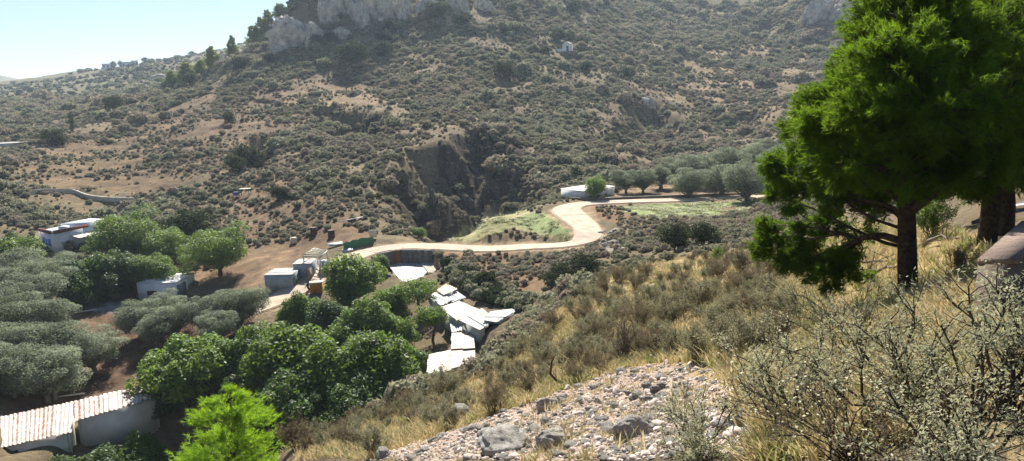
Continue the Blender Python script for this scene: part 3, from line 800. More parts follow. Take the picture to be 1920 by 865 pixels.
# the long far ridge
n = 9000
a = np.radians(rng.uniform(-40, -8, n)); r = rng.uniform(480, 960, n)
x, y = np.sin(a) * r, np.cos(a) * r
k = rng.rand(n) < .45 + 1.2 * fbm(x, y, 70, 3)
x, y = x[k], y[k]
scatter('far_ridge_scrub', np.stack([x, y, H(x, y) - .2], 1), rng.lognormal(.9, .4, len(x)), rng.rand(len(x)) * 6.28, [cushion(80 + k, L_hill if k == 0 else L_scrub, 'ridge_scrub') for k in range(3)], 'far scrub dotting the long ridge on the left')
# ================================================================== ROADS, WALLS, BUILDINGS
def part(name, mb, mat, root, smooth=False, label=None):
    me = mb.get(name, mat, smooth)
    me.transform(Matrix.Translation(-Vector(root.location)))
    return mobj(name, me, root, label)
def sub(name, mb, mat, parent, root, smooth=False):
    o = part(name, mb, mat, root, smooth); o.parent = parent
    return o
M_conc = plain('road_concrete', C('#a3917a'), C('#c2b29a'), .8, .9, .25, .02, 8)
M_conc_b = plain('road_concrete_worn', C('#9c8c7a'), C('#b3a492'), .8, .9, .25, .02, 8)
M_white = plain('whitewash', C('#c9cac8'), C('#e4e4e0'), .6, .85, .2, .02)
M_cream = plain('cream_sheet', C('#cfc4a8'), C('#ddd5c0'), 1.2, .7, .15, .01)
M_greywall = plain('grey_render', C('#a5a59c'), C('#bdbdb4'), .5, .9, .25, .02)
M_darkdoor = plain('grey_metal_door', C('#5c6264'), C('#70767a'), 1.5, .6, .1, .01)
M_dark = plain('dark_opening', C('#1c1a18'), C('#2a2624'), 2, .9, .1, .01)
M_blue = plain('blue_paint', C('#3f6fb5'), C('#5584c4'), 2, .6, .1, .01)
M_brick = plain('brown_parapet', C('#5c3c34'), C('#7a5448'), 1.5, .9, .4, .03)
M_stone = plain('dry_stone', C('#6c655c'), C('#948a7c'), 2.4, .95, 1.0, .15, 8)
M_redearth = plain('red_earth', C('#a0694a'), C('#bd8660'), 1.2, .95, .5, .1)
M_wood = plain('old_timber', C('#6c5a48'), C('#8e7a64'), 3, .9, .4, .02)
M_orange = plain('orange_plastic', C('#c07c28'), C('#d89438'), 1.5, .5, .1, .01)
M_green = plain('green_net', C('#2c6a48'), C('#438660'), 6, .8, .4, .02)
M_wire = plain('galvanised_post', C('#8c8c86'), C('#a8a8a0'), 3, .5, .1, .01, metal=.4)
M_asphalt = plain('asphalt', C('#4c4e54'), C('#5e6066'), 4, .9, .3, .01)
M_paint = plain('road_paint', C('#d8d8d4'), C('#e8e8e4'), 3, .7, .1, .01)
def sheet_mat(name, base, dull, rust, amount, scale=.9):
    """corrugated sheet: pale coating, dull patches, rust along the laps"""
    m, nt, b = new_mat(name)
    tc = nt.nodes.new('ShaderNodeTexCoord')
    n1 = noise(nt, scale, 6, tc.outputs['Object']); n2 = noise(nt, scale * 3.5, 6, tc.outputs['Object'], .75)
    oi = nt.nodes.new('ShaderNodeObjectInfo')
    c = mixc(nt, ramp(nt, n1.outputs[0], [(.4, (0, 0, 0)), (.65, (1, 1, 1))]).outputs[0], base, dull)
    rm = nt.nodes.new('ShaderNodeMath'); rm.operation = 'MULTIPLY_ADD'; rm.inputs[1].default_value = .16; nt.links.new(oi.outputs['Random'], rm.inputs[0]); nt.links.new(n2.outputs[0], rm.inputs[2])
    c = mixc(nt, ramp(nt, rm.outputs[0], [(.66 - amount, (0, 0, 0)), (.76 - amount, (1, 1, 1))]).outputs[0], c, rust)
    nt.links.new(c, b.inputs['Base Color']); b.inputs['Roughness'].default_value = .55; b.inputs['Specular IOR Level'].default_value = .4
    return m
S_white = sheet_mat('white_sheet_roof', C('#aaadad'), C('#92938e'), C('#a08c74'), .05)
S_rust = sheet_mat('rust_streaked_roof', C('#c0bab4'), C('#b0a294'), C('#93684f'), .07, .7)
S_grey = sheet_mat('grey_sheet', C('#a9b0b4'), C('#8f979c'), C('#8c7a68'), .05)
S_old = sheet_mat('old_sheet_roof', C('#a8a598'), C('#918a76'), C('#8f714e'), .09, .8)

# ---- concrete road laid in slabs
road = prop(mobj('concrete_road', None), 'pale concrete road winding through the valley past the fields', kind='structure') if False else None
tang = np.gradient(road_line[:, :2], axis=0); tang /= np.linalg.norm(tang, axis=1)[:, None]
nrm = np.stack([tang[:, 1], -tang[:, 0]], 1)
mb = MB()      # the bedding under the slabs
L_, R_ = road_line[:, :2] - nrm * (ROADW / 2 + .25)[:, None], road_line[:, :2] + nrm * (ROADW / 2 + .25)[:, None]
zt = road_line[:, 2] - .02
Vb = np.concatenate([np.c_[L_, zt], np.c_[R_, zt], np.c_[R_, zt - .6], np.c_[L_, zt - .6]]); n = len(zt); k = np.arange(n - 1)
for q in range(4): mb.add(Vb, np.stack([k + q * n, k + 1 + q * n, k + 1 + ((q + 1) % 4) * n, k + ((q + 1) % 4) * n], 1)) if q != 2 else None
road = prop(mobj('concrete_road', mb.get('concrete_road', plain('road_edge', C('#9a8670'), C('#b09c84'), 1, .95))), 'pale concrete road winding through the valley past the fields', kind='structure')
i0 = 0; step = 9; rng = rnd(11)
while i0 < n - 1:
    i1 = min(n - 1, i0 + step)
    mb = MB(); s = np.arange(i0, i1 + 1)
    a = road_line[s, :2] - nrm[s] * (ROADW[s] / 2)[:, None]; c = road_line[s, :2] + nrm[s] * (ROADW[s] / 2)[:, None]
    a[0] += tang[s[0]] * .03; c[0] += tang[s[0]] * .03
    z = road_line[s, 2] + .06 + rng.uniform(-.012, .012)
    m = len(s)
    V = np.concatenate([np.c_[a, z], np.c_[c, z], np.c_[c, z - .14], np.c_[a, z - .14]]); k = np.arange(m - 1)
    for q in range(4):
        p = (q + 1) % 4
        mb.add(V, np.stack([k + q * m, k + 1 + q * m, k + 1 + p * m, k + p * m], 1))
    for e in (0, m - 1): mb.add(V, np.array([[e, e + m, e + 2 * m, e + 3 * m]]))
    mobj('slab', mb.get('slab', M_conc if rng.rand() < .7 else M_conc_b), road)
    i0 = i1
# ---- sheds: roof outline read from the photo, laid at roof height above the ground they stand on
def on_plane(px, py, z):
    d = ray(px, py); return CAMP + d * ((z - CAMZ) / d[2])
def roof_z(c, h):
    p = hit(*c, rmin=54)
    for _ in range(25):
        z = .5 * (p[2] if _ == 0 else z) + .5 * (float(H(p[0], p[1])) + h); p = on_plane(c[0], c[1], z)
    return z
def corrugated(mb, a, b, c, d, along, wave=.34, amp=.05, th=.02):
    """sheet a-b-c-d with ribs running b->c (and a->d)"""
    a, b, c, d = map(np.array, (a, b, c, d))
    n = max(4, int(np.linalg.norm(b - a) / wave) * 4)
    t = np.linspace(0, 1, n + 1)[:, None]
    nv = np.cross(b - a, d - a); nv = nv / np.linalg.norm(nv); nv = nv if nv[2] > 0 else -nv
    w = (np.sin(np.linspace(0, n / 4 * 2 * np.pi, n + 1)) * amp)[:, None] * nv
    top = np.concatenate([a + (b - a) * t + w, d + (c - d) * t + w]); m = n + 1; k = np.arange(n)
    f = np.stack([k, k + 1, k + 1 + m, k + m], 1)
    mb.add(top, f); mb.add(top - nv * th, f[:, ::-1])
def shed(name, label, cat, quad, h=2.3, tilt=(0, 0, 0, 0), strips=3, roofm=S_white, wallm=M_greywall, dirn=0, rows=1, inset=.25, wall=True, group=None, z=None, seed=1, opening=None):
    """lean-to shed under overlapping corrugated sheets; quad = four roof corners in photo pixels"""
    rng = rnd(seed)
    cen = np.mean(np.array(quad, float), 0)
    z = roof_z(cen, h) if z is None else z
    Q = [on_plane(px, py, z + t) for (px, py), t in zip(quad, tilt)]
    if dirn: Q = Q[1:] + Q[:1]
    c0 = np.mean(Q, 0); base = float(H(c0[0], c0[1]))
    root = thing(name, label, cat, (c0[0], c0[1], base), group=group)
    A, B, Cc, D = Q
    for r in range(rows):
        for s in range(strips):
            mb = MB(); f = lambda u, v: (A * (1-u) + B * u) * (1-v) + (D * (1-u) + Cc * u) * v
            ov = .02 / rows; lift = np.array([0, 0, (.03 if s % 2 else 0) + r * .035 + rng.uniform(0, .02)])
            u0, u1, v0, v1 = s / strips - (.006 if s else .01), (s + 1) / strips + .006, r / rows - ov, (r + 1) / rows + ov + rng.uniform(-.02, .02)
            corrugated(mb, f(u0, v0) + lift, f(u1, v0) + lift, f(u1, v1) + lift, f(u0, v1) + lift, 0)
            part('roof_panel', mb, roofm, root)
    if wall:
        C2 = [q + (c0 - q) * inset / max(1, np.linalg.norm(q - c0)) * 1.4 for q in Q]
        for k in range(4):
            p, q = C2[k], C2[(k + 1) % 4]; mb = MB()
            t = unit(np.append((q - p)[:2], 0)); nn = np.array([-t[1], t[0], 0]) * .09
            p, q = p + t * .1, q - t * .1
            g = min(float(H(*p[:2])), float(H(*q[:2])), base) - .5
            mb.hexa([[*(p - nn)[:2], g], [*(q - nn)[:2], g], [*(q + nn)[:2], g], [*(p + nn)[:2], g], [*(p - nn)[:2], p[2] - .10], [*(q - nn)[:2], q[2] - .10], [*(q + nn)[:2], q[2] - .10], [*(p + nn)[:2], p[2] - .10]])
            part('wall', mb, wallm, root)
        if name == 'long_shed': return root, Q
        k = min(range(4), key=lambda k: np.linalg.norm(((C2[k] + C2[(k + 1) % 4]) / 2 - CAMP)[:2]))
        p, q = C2[k], C2[(k + 1) % 4]; t = unit(np.append((q - p)[:2], 0)); nn = np.array([-t[1], t[0], 0])
        nn = nn if nn @ (((p + q) / 2 - c0) * [1, 1, 0]) > 0 else -nn
        m_ = p + (q - p) * rng.uniform(.3, .7); zt_ = min(p[2], q[2]) - .25; mb = MB()
        mb.box((*(m_ + nn * .10)[:2], zt_ - .8), (.95, .06, 1.6), math.atan2(t[1], t[0])); part('doorway', mb, M_dark, root)
    return root, Q
barns = 'pens and barns in the gully'
SH = [
 ('sheet_roof_barn', 'large low barn with white corrugated roof just below the stone arch wall', [(731, 499), (785, 485), (806, 517), (756, 530)], 1.6, (0, 0, -.2, -.2), 5, S_white),
 ('lean_to_shed', 'rubble-strewn corrugated lean-to on the right of the large barn roof', [(787, 488), (814, 480), (827, 508), (807, 517)], 1.5, (.1, .1, -.2, -.2), 3, S_old),
 ('goat_shed', 'small shed with yellowish ribbed roof, uppermost of the middle cluster', [(819, 544), (836, 533), (858, 542), (832, 553)], 1.0, (.1, .1, 0, 0), 3, S_old),
 ('goat_shed', 'small plain white roofed shed right beside the tree trunk', [(800, 556), (818, 549), (850, 561), (826, 573)], .9, (0, 0, 0, 0), 2, S_white),
 ('goat_shed', 'little shed with dull grey-white roof at the right edge above the big flat roofs', [(836, 555), (857, 547), (873, 558), (847, 567)], .7, (0, 0, 0, 0), 2, S_grey),
 ('pen_shed', 'shed with off-white ribbed roof, left of the brightest roofs', [(828, 576), (861, 565), (901, 583), (857, 601)], 1.0, (.1, .1, 0, 0), 4, S_old),
 ('pen_shed', 'shed with brightest smooth white roof in the middle of the barns', [(862, 601), (905, 578), (930, 601), (899, 619)], 1.1, (.1, .1, 0, 0), 3, S_white),
 ('pen_shed', 'long white roofed shed pointing right towards the dry slope', [(904, 600), (921, 584), (979, 577), (931, 604)], 1.0, (.25, .25, 0, 0), 3, S_white),
 ('pen_shed', 'tiny low grey roofed shed wedged under the bright roof', [(844, 609), (868, 604), (866, 620), (847, 623)], .6, (0, 0, 0, 0), 2, S_grey),
 ('byre', 'narrow byre with ribbed pale roof above the lowest barn', [(847, 626), (887, 623), (890, 653), (846, 656)], 1.0, (.1, .1, 0, 0), 1, S_old),
 ('byre', 'lowest barn with weathered yellowish white roof beside the dark trees', [(804, 666), (845, 657), (847, 694), (800, 705)], 1.1, (.1, .1, -.1, -.1), 1, S_old),
 ('byre', 'pale barn between the narrow byre and the scrubby slope', [(846, 657), (890, 654), (891, 681), (847, 692)], 1.2, (.1, .1, -.1, -.1), 1, S_old),
]
BYRE_Z = None
ZC = [roof_z((772, 508), 1.9), roof_z((838, 553), 1.3), roof_z((885, 596), 1.1), roof_z((848, 665), 1.6)]
ZK = [(0, 0), (0, .15), (1, .25), (1, 0), (1, -.15), (2, .15), (2, .3), (2, .45), (2, -.5), (3, .35), (3, 0), (3, .12)]
for k, (nm, lb, q, h, tl, st, mt) in enumerate(SH):
    zz_ = ZC[ZK[k][0]] + ZK[k][1]
    if nm == 'byre': shed(nm, lb, 'barn', q, h, tl, 4, mt, M_greywall, 1, 2, group=barns, seed=k, z=zz_)
    else: shed(nm, lb, 'shed' if 'shed' in nm else 'barn', q, h, tl, st, mt, M_greywall, 1 if k in (0, 2, 5) else 0, 1, group=barns, seed=k, z=zz_)
# ---- the long shed at the lower left: two roofs in step
zr = roof_z((150, 800), 2.7)
r1, Q1 = shed('long_shed', 'long white walled shed with rust-streaked roof at the lower left', 'shed', [(-60, 796), (139, 754), (134, 809), (-60, 852)], 2.6, (.55, .55, 0, 0), 12, S_rust, M_white, 0, 1, z=zr, seed=21)
mb = MB(); p = on_plane(12, 862, zr - .75)
A1 = Q1[3] + (Q1[2] - Q1[3]) * .33; A2 = Q1[3] + (Q1[2] - Q1[3]) * .45
inw = unit(np.array([*(np.mean(Q1, 0) - (A1 + A2) / 2)[:2], 0]))
for nm, off, dz0, dz1, mt, pad in (('window', .02, -1.15, -.62, M_dark, 0),):
    a, c = A1 + inw * off, A2 + inw * off
    mb = MB(); mb.hexa([[*a[:2], zr + dz0], [*c[:2], zr + dz0], [*(c + inw * .3)[:2], zr + dz0], [*(a + inw * .3)[:2], zr + dz0], [*a[:2], zr + dz1], [*c[:2], zr + dz1], [*(c + inw * .3)[:2], zr + dz1], [*(a + inw * .3)[:2], zr + dz1]])
    part('window', mb, mt, r1)
r2, Q2 = shed('long_shed', 'right half of the long shed with higher roof edge reaching under the dark trees', 'shed', [(140, 753), (296, 716), (298, 744), (140, 789)], 2.9, (.4, .4, 0, 0), 9, S_rust, M_white, 0, 1, z=zr + .25, seed=22)
mb = MB(); e0, e1 = Q2[3] + np.array([0, 0, -.1]), Q1[2]
mb.tube([Q2[3] + [0, 0, .0], (Q2[3] + Q1[2]) / 2 + [0, 0, .2], Q1[2] + [.1, 0, -1.3]], .12, 6)
part('gable_edge', mb, M_cream, r2)

# ---- boxes from three roof corners
def boxhouse(name, label, cat, A, B, Cx, h, wallm, square=True, drop=.6, z=None):
    """block whose roof plane shows corners A, B (nearest) and C in the photo"""
    cen = np.mean(np.array([A, B, Cx], float), 0); z = roof_z(B, h) if z is None else z
    a, b, c = (on_plane(*p, z) for p in (A, B, Cx))
    if square:
        u = unit(c - b); v = (a - b) - u * ((a - b) @ u); v = unit(v) * np.linalg.norm(a - b); a = b + v
    d = a + c - b
    root = thing(name, label, cat, (*((a + c) / 2)[:2], z - h))
    mb = MB(); q = [a, b, c, d]
    ccw = np.cross(b - a, c - b)[2] > 0
    q = q if ccw else q[::-1]
    mb.hexa([[*p[:2], z - h - drop] for p in q] + [[*p[:2], z] for p in q])
    part('wall', mb, wallm, root)
    return root, (a, b, c, d), z
def panel(root, p, q, u0, u1, z0, z1, out, mat, name, th=.06):
    """flat piece standing off the wall p-q between fractions u0..u1; out = outward direction"""
    a, b = p + (q - p) * u0, p + (q - p) * u1; mb = MB(); t = out * th
    mb.hexa([[*(a - t)[:2], z0], [*(b - t)[:2], z0], [*(b + t)[:2], z0], [*(a + t)[:2], z0], [*(a - t)[:2], z1], [*(b - t)[:2], z1], [*(b + t)[:2], z1], [*(a + t)[:2], z1]])
    return part(name, mb, mat, root)
def outw(p, q, cen):
    t = unit(np.append((q - p)[:2], 0)); n_ = np.array([-t[1], t[0], 0]); return n_ if n_ @ (np.append(((p + q) / 2 - cen)[:2], 0)) > 0 else -n_
M_housewhite = plain('house_white', C('#cfd3d8'), C('#e2e5e8'), .5, .85, .15, .02)
root, (a, b, c, d), z = boxhouse('village_house', 'white house with blue shutters and brown parapet beside the dark trees', 'house', (72, 433), (98, 440), (196, 419), 3.0, M_housewhite, False)
cen = (a + c) / 2; o1 = outw(a, b, cen); o2 = outw(b, c, cen)
for u in (.2, .62):
    w = panel(root, a, b, u, u + .2, z - 2.1, z - .9, o1, M_blue, 'window')
    mb = MB(); pp = a + (b - a) * (u + .1); mb.box((*(pp + o1 * .08)[:2], z - 2.16), (.12, 1.0, .08), math.atan2(o1[1], o1[0])); sub('sill', mb, M_white, w, root)
panel(root, a, b, .46, .56, z - 2.9, z - 1.0, o1, M_blue, 'door')
for (p, q, oo) in ((b, c, o2),):
    panel(root, p, q, .03, .74, z, z + .55, -oo, M_brick, 'parapet', .14)
    panel(root, p, q, .76, .99, z, z + .3, -oo, M_housewhite, 'parapet', .14)
panel(root, a, b, .05, .90, z, z + .5, -o1, M_brick, 'parapet', .13)
mb = MB(); p0 = b + (c - b) * .30; p1 = b + (c - b) * .93
corrugated(mb, p0 + [0, 0, -.7], p1 + [0, 0, -.7], p1 + o2 * 1.9 + [0, 0, -1.15], p0 + o2 * 1.9 + [0, 0, -1.15], 0, .8, .05)
part('awning', mb, M_cream, root)
mb = MB(); mb.box((*(b + (c - b) * .35 - o2 * 1.5)[:2], z + .35), (1.4, .9, .7), math.atan2((c - b)[1], (c - b)[0])); part('roof_tank', mb, M_white, root)
root, (a, b, c, d), z2 = boxhouse('village_house', 'second white block with flat roof behind the brown parapet', 'house', (140, 416), (146, 421), (200, 411), 3.4, M_housewhite, z=z + .75)
# garage
root, (a, b, c, d), z = boxhouse('garage', 'small whitewashed garage with grey metal door near the track', 'garage', (299, 521), (327, 531), (364, 513), 2.2, M_white)
cen = (a + c) / 2; o1 = outw(a, b, cen); o2 = outw(b, c, cen)
dr = panel(root, b, c, .07, .52, z - 2.55, z - .45, o2, M_darkdoor, 'door')
panel(root, a, b, .25, .5, z - 1.6, z - 1.0, o1, M_dark, 'window')
for s in range(2):
    mb = MB(); f = lambda u, v: a * (1-u) * (1-v) + b * u * (1-v) + c * u * v + d * (1-u) * v
    v0, v1 = (0, .6) if s == 0 else (.61, 1.0)
    corrugated(mb, f(-.03, v0) + [0, 0, .1 - s * .02], f(1.03, v0) + [0, 0, .1 - s * .02], f(1.03, v1) + [0, 0, .1], f(-.03, v1) + [0, 0, .1], 0, .3, .02, .08); part('roof_panel', mb, M_white, root)
root, (a, b, c, d), z = boxhouse('lean_to_shed', 'pale blue-grey shed half hidden by the small tree left of the garage', 'shed', (264, 521), (276, 527), (300, 522), 2.2, M_housewhite)
# roadside shacks
M_shack = plain('shack_sheet', C('#888e92'), C('#a2a8aa'), 1.2, .7, .3, .02)
root, (a, b, c, d), z = boxhouse('roadside_shack', 'grey sheet-metal shack with white roof nearest the wire fence on the road', 'shack', (512, 511), (545, 516), (566, 503), 1.8, M_shack)
cen = (a + c) / 2; o1 = outw(a, b, cen); o2 = outw(b, c, cen)
def flat_roof(root, q, z, n, mat, lift=.07, over=.04):
    a, b, c, d = q; f = lambda u, v: a * (1-u) * (1-v) + b * u * (1-v) + c * u * v + d * (1-u) * v
    for s in range(n):
        mb = MB(); v0, v1 = s / n, (s + 1) / n; l = np.array([0, 0, lift + (.02 if s % 2 else 0)])
        corrugated(mb, f(-over, v0) + l, f(-over, v1) + l, f(1 + over, v1) + l, f(1 + over, v0) + l, 0, .25, .03); part('roof_panel', mb, mat, root)
flat_roof(root, (a, b, c, d), z, 3, S_white)
w = panel(root, b, c, .15, .75, z - 1.7, z - .7, o2, plain('green_frame', C('#4c6a54'), C('#5f7c66'), 3), 'gate')
for u in (.25, .45, .65):
    pp = b + (c - b) * u; mb = MB(); mb.box((*(pp + o2 * .08)[:2], z - 1.2), (.06, .3, .8), math.atan2(o2[1], o2[0])); sub('pane', mb, M_greywall, w, root)
root, (a, b, c, d), z = boxhouse('roadside_shack', 'grey shack with white roof in the middle of the roadside row', 'shack', (557, 493), (582, 495), (594, 485), 1.9, M_shack)
flat_roof(root, (a, b, c, d), z, 3, S_white)
cen = (a + c) / 2; panel(root, b, c, -.55, .05, z - 1.9, z - .4, outw(b, c, cen), M_wood, 'gate')
# open timber frame
zf = roof_z((592, 474), 2.4)
Q = [on_plane(*p, zf) for p in ((569, 480), (589, 466), (613, 471), (600, 482))]
root = thing('timber_frame', 'open pale timber frame without roof at the end of the shack row', 'frame', (*np.mean(Q, 0)[:2], zf - 2.4))
for k in range(4):
    p, q = Q[k], Q[(k + 1) % 4]
    mb = MB(); mb.bar(p, q, .14); part('beam', mb, M_greywall, root)
    mb = MB(); mb.bar(np.array([*p[:2], zf - 2.9]), p - [0, 0, .07], .14); part('post', mb, M_greywall, root)
for k in range(1, 5):
    mb = MB(); t = k / 5; mb.bar(Q[0] + (Q[1] - Q[0]) * t + [0, 0, .11], Q[3] + (Q[2] - Q[3]) * t + [0, 0, .11], .10); part('rafter', mb, M_cream, root)
mb = MB(); mb.box((*(Q[2] * .5 + Q[3] * .5)[:2], zf - 1.6), (1.0, 1.6, 1.4), .6); part('wall', mb, S_grey, root)
# stone wall carrying the road, with a doorway onto red earth
zc = 0
wl = hitpoly([(703, 472), (730, 472), (775, 471), (815, 473)], H, 4, False)
ri = [int(np.argmin(np.hypot(*(road_line[:, :2] - p[:2]).T))) for p in wl]
outer = np.array([road_line[i_, :2] - nrm[i_] * (np.sign((nrm[i_] @ road_line[i_, :2])) * (ROADW[i_] / 2 + .5)) for i_ in ri])
ztop = np.array([road_line[i_, 2] for i_ in ri]) + .05
root = thing('stone_retaining_wall', 'curved dry-stone wall with a doorway under the bend of the road', 'wall', (*outer.mean(0), ztop.mean() - 3.2))
def nearest_u(px):
    q = [project(np.array([*o, z_]))[0] for o, z_ in zip(outer, ztop)]; return np.interp(px, q, np.arange(len(q)))
def wallpt(u, z_): return np.array([np.interp(u, np.arange(len(outer)), outer[:, 0]), np.interp(u, np.arange(len(outer)), outer[:, 1]), z_])
def wall_piece(u0, u1, zt0, zb, name, mat, th=.35, n_=6, push=0):
    mb = MB(); us = np.linspace(u0, u1, n_)
    for e in range(n_ - 1):
        p, q = wallpt(us[e], 0), wallpt(us[e + 1], 0); t = unit(q - p); nv = np.array([-t[1], t[0], 0])
        if nv @ p > 0: nv = -nv
        p, q = p + nv * push, q + nv * push
        za, zb_ = np.interp(us[e], np.arange(len(ztop)), ztop) + zt0, np.interp(us[e + 1], np.arange(len(ztop)), ztop) + zt0
        z0 = ztop.mean() + zb
        mb.hexa([[*(p - nv * th)[:2], z0], [*(q - nv * th)[:2], z0], [*(q + nv * th)[:2], z0], [*(p + nv * th)[:2], z0], [*(p - nv * th)[:2], za], [*(q - nv * th)[:2], zb_], [*(q + nv * th)[:2], zb_], [*(p + nv * th)[:2], za]])
    return part(name, mb, mat, root)
uA, uB = nearest_u(735), nearest_u(752)
wall_piece(0, uA, -.05, -4.2, 'masonry', M_stone)
wall_piece(uB, len(outer) - 1, -.05, -4.2, 'masonry', M_stone)
wall_piece(uA - .05, uB + .05, .02, -.28, 'lintel', M_wood, .40, 3)
wall_piece(uA, uB, -.30, -4.2, 'back_wall', M_redearth, .10, 3, -.22)
# pale curved wall on the left slope
def ribbon_wall(px, h, th, name, label, mat, sink=.4, cap=None):
    ln = resample(hitpoly(px, H, 3, False), .8); ln = smooth_line(ln, 4)
    root = thing(name, label, 'wall', ln[len(ln) // 2]); mb = MB()
    t = np.gradient(ln[:, :2], axis=0); t /= np.linalg.norm(t, axis=1)[:, None]; nn = np.c_[t[:, 1], -t[:, 0]] * th / 2
    g = H(ln[:, 0], ln[:, 1]); g = smooth_line(np.c_[g, g, g], 8)[:, 0]; m = len(ln); k = np.arange(m - 1)
    V = np.concatenate([np.c_[ln[:, :2] - nn, g + h], np.c_[ln[:, :2] + nn, g + h], np.c_[ln[:, :2] + nn, g - sink], np.c_[ln[:, :2] - nn, g - sink]])
    for q in range(4):
        p = (q + 1) % 4; mb.add(V, np.stack([k + q * m, k + 1 + q * m, k + 1 + p * m, k + p * m], 1))
    for e in (0, m - 1): mb.add(V, np.array([[e, e + m, e + 2 * m, e + 3 * m]]))
    part('masonry', mb, mat, root); return root
ribbon_wall([(38, 367), (80, 363), (140, 363), (158, 372), (200, 379), (252, 380)], .95, .35, 'garden_wall', 'long pale wall curving across the slope above the white house', plain('pale_wall', C('#a8a294'), C('#c0baac'), 1, .9, .4, .05))
ribbon_wall([(1060, 374), (1120, 376), (1200, 372), (1300, 369), (1400, 365)], .35, .5, 'field_wall', 'low rubble wall along the upper edge of the road', M_stone)
# chapel on the hillside
cp = hit(1063, 102)
root = thing('chapel', 'tiny white chapel with dark door alone on the hillside', 'chapel', (cp[0], cp[1], cp[2] + 1.1), rz=math.radians(-14), sc=1.15)
cw, cl, ch_, cg = 3.3, 4.6, 2.5, 3.6
mb = MB(); hw = cw / 2
V = [[-hw, 0, -.5], [hw, 0, -.5], [hw, 0, ch_], [0, 0, cg], [-hw, 0, ch_], [-hw, cl, -.5], [hw, cl, -.5], [hw, cl, ch_], [0, cl, cg], [-hw, cl, ch_]]
mb.add(V, [[0, 1, 2, 4], [5, 9, 7, 6], [1, 6, 7, 2], [0, 4, 9, 5]]); mb.add(V, [[4, 2, 3], [9, 8, 7]])
mobj('wall', mb.get('wall', M_white), root)
for s in (-1, 1):
    mb = MB(); mb.hexa([[0, -.12, cg + .02], [s * (hw + .2), -.12, ch_ - .1], [s * (hw + .2), cl + .12, ch_ - .1], [0, cl + .12, cg + .02], [0, -.12, cg + .16], [s * (hw + .2), -.12, ch_ + .04], [s * (hw + .2), cl + .12, ch_ + .04], [0, cl + .12, cg + .16]]); mobj('roof', mb.get('roof', M_white), root)
mb = MB(); mb.box((.25, -.03, 1.0), (.85, .08, 2.0)); mobj('door', mb.get('door', M_darkdoor), root)
mb = MB(); mb.box((-3.1, 1.6, .35), (3.0, .35, 1.7)); mobj('yard_wall', mb.get('yard_wall', M_white), root)
mb = MB(); mb.box((.6, .2, -1.0), (6.2, 4.2, 1.9)); mobj('terrace', mb.get('terrace', M_stone), root)
mb = MB(); mb.box((.6, .2, -.02), (6.4, 4.4, .12)); mobj('terrace_paving', mb.get('terrace_paving', M_white), root)
# shed by the bright tree, hut on the far left, villas on the ridge
root, (a, b, c, d), z = boxhouse('field_shed', 'low white shed behind the bright green tree across the road', 'shed', (1086, 352), (1092, 359), (1152, 350), 1.3, M_white)
flat_roof(root, (a, b, c, d), z, 4, S_white)
root, (a, b, c, d), z = boxhouse('field_hut', 'flat pale-roofed hut on the far left hillside', 'hut', (18, 266), (24, 269), (57, 265), 1.0, M_greywall)
flat_roof(root, (a, b, c, d), z, 2, S_white)
for k, (px, py, w_, lb) in enumerate(((252, 122, 8, 'leftmost white villa on the skyline of the far ridge'), (287, 119, 9, 'white villa right of a dark tree on the far skyline'), (301, 117, 6, 'smallest and rightmost villa on the far skyline'))):
    g = ground(px, 905); g[2] = max(g[2], at(px, py + 4, 905)[2] - 1)
    root = thing('villa', lb, 'house', g, rz=.3 * k, group='villas on the far ridge'); mb = MB(); mb.box((0, 0, 1.5), (w_, 7, 6)); mobj('wall', mb.get('wall', M_white), root)
    mb = MB(); mb.box((0, 0, 4.62), (w_ + .8, 7.8, .3)); mobj('roof', mb.get('roof', M_greywall), root)
    for s in (-1, 1):
        mb = MB(); mb.box((s * w_ * .25, -3.5, 2), (1.4, .12, 2)); mobj('window', mb.get('window', M_dark), root)
# asphalt road glimpsed between the pine trunks on the right
rp = [hit(1880, 392, H, 15), hit(1955, 392, H, 15), hit(2080, 392, H, 15)]
mb = MB(); q0, q1 = rp[0], rp[2]; t = unit(np.append((q1 - q0)[:2], 0)); nv = np.array([-t[1], t[0], 0])
for off, w_, dz, nm, mt, ex in ((0, 1.6, .10, 'asphalt_road', M_asphalt, 6),):
    us = np.linspace(.02, 1.6, 16); pts = np.array([q0 + (q1 - q0) * u for u in us])
    Vv = []
    for p in pts:
        for s in (-1, 1): x_, y_ = (p + nv * s * w_)[:2]; Vv.append([x_, y_, float(H(x_, y_)) + dz])
    Vv = np.array(Vv); Vd = Vv - [0, 0, .8]; nv_ = len(Vv); k = np.arange(len(us) - 1) * 2
    mb.add(np.vstack([Vv, Vd]), np.concatenate([np.stack([k, k + 1, k + 3, k + 2], 1), np.stack([k, k + 2, k + 2 + nv_, k + nv_], 1), np.stack([k + 1, k + 1 + nv_, k + 3 + nv_, k + 3], 1)]))
    aro = prop(mobj(nm, mb.get(nm, mt)), 'grey asphalt road glimpsed behind the pine trunks on the right', kind='structure')
mb = MB(); Vp = []
for p in pts:
    for s in (.25, .37): x_, y_ = (p - nv * w_ * (s * 2 - .2))[:2]; Vp.append([x_, y_, float(H(x_, y_)) + .106])
mb.add(Vp, np.stack([k, k + 1, k + 3, k + 2], 1)); mobj('painted_line', mb.get('painted_line', M_paint), aro)
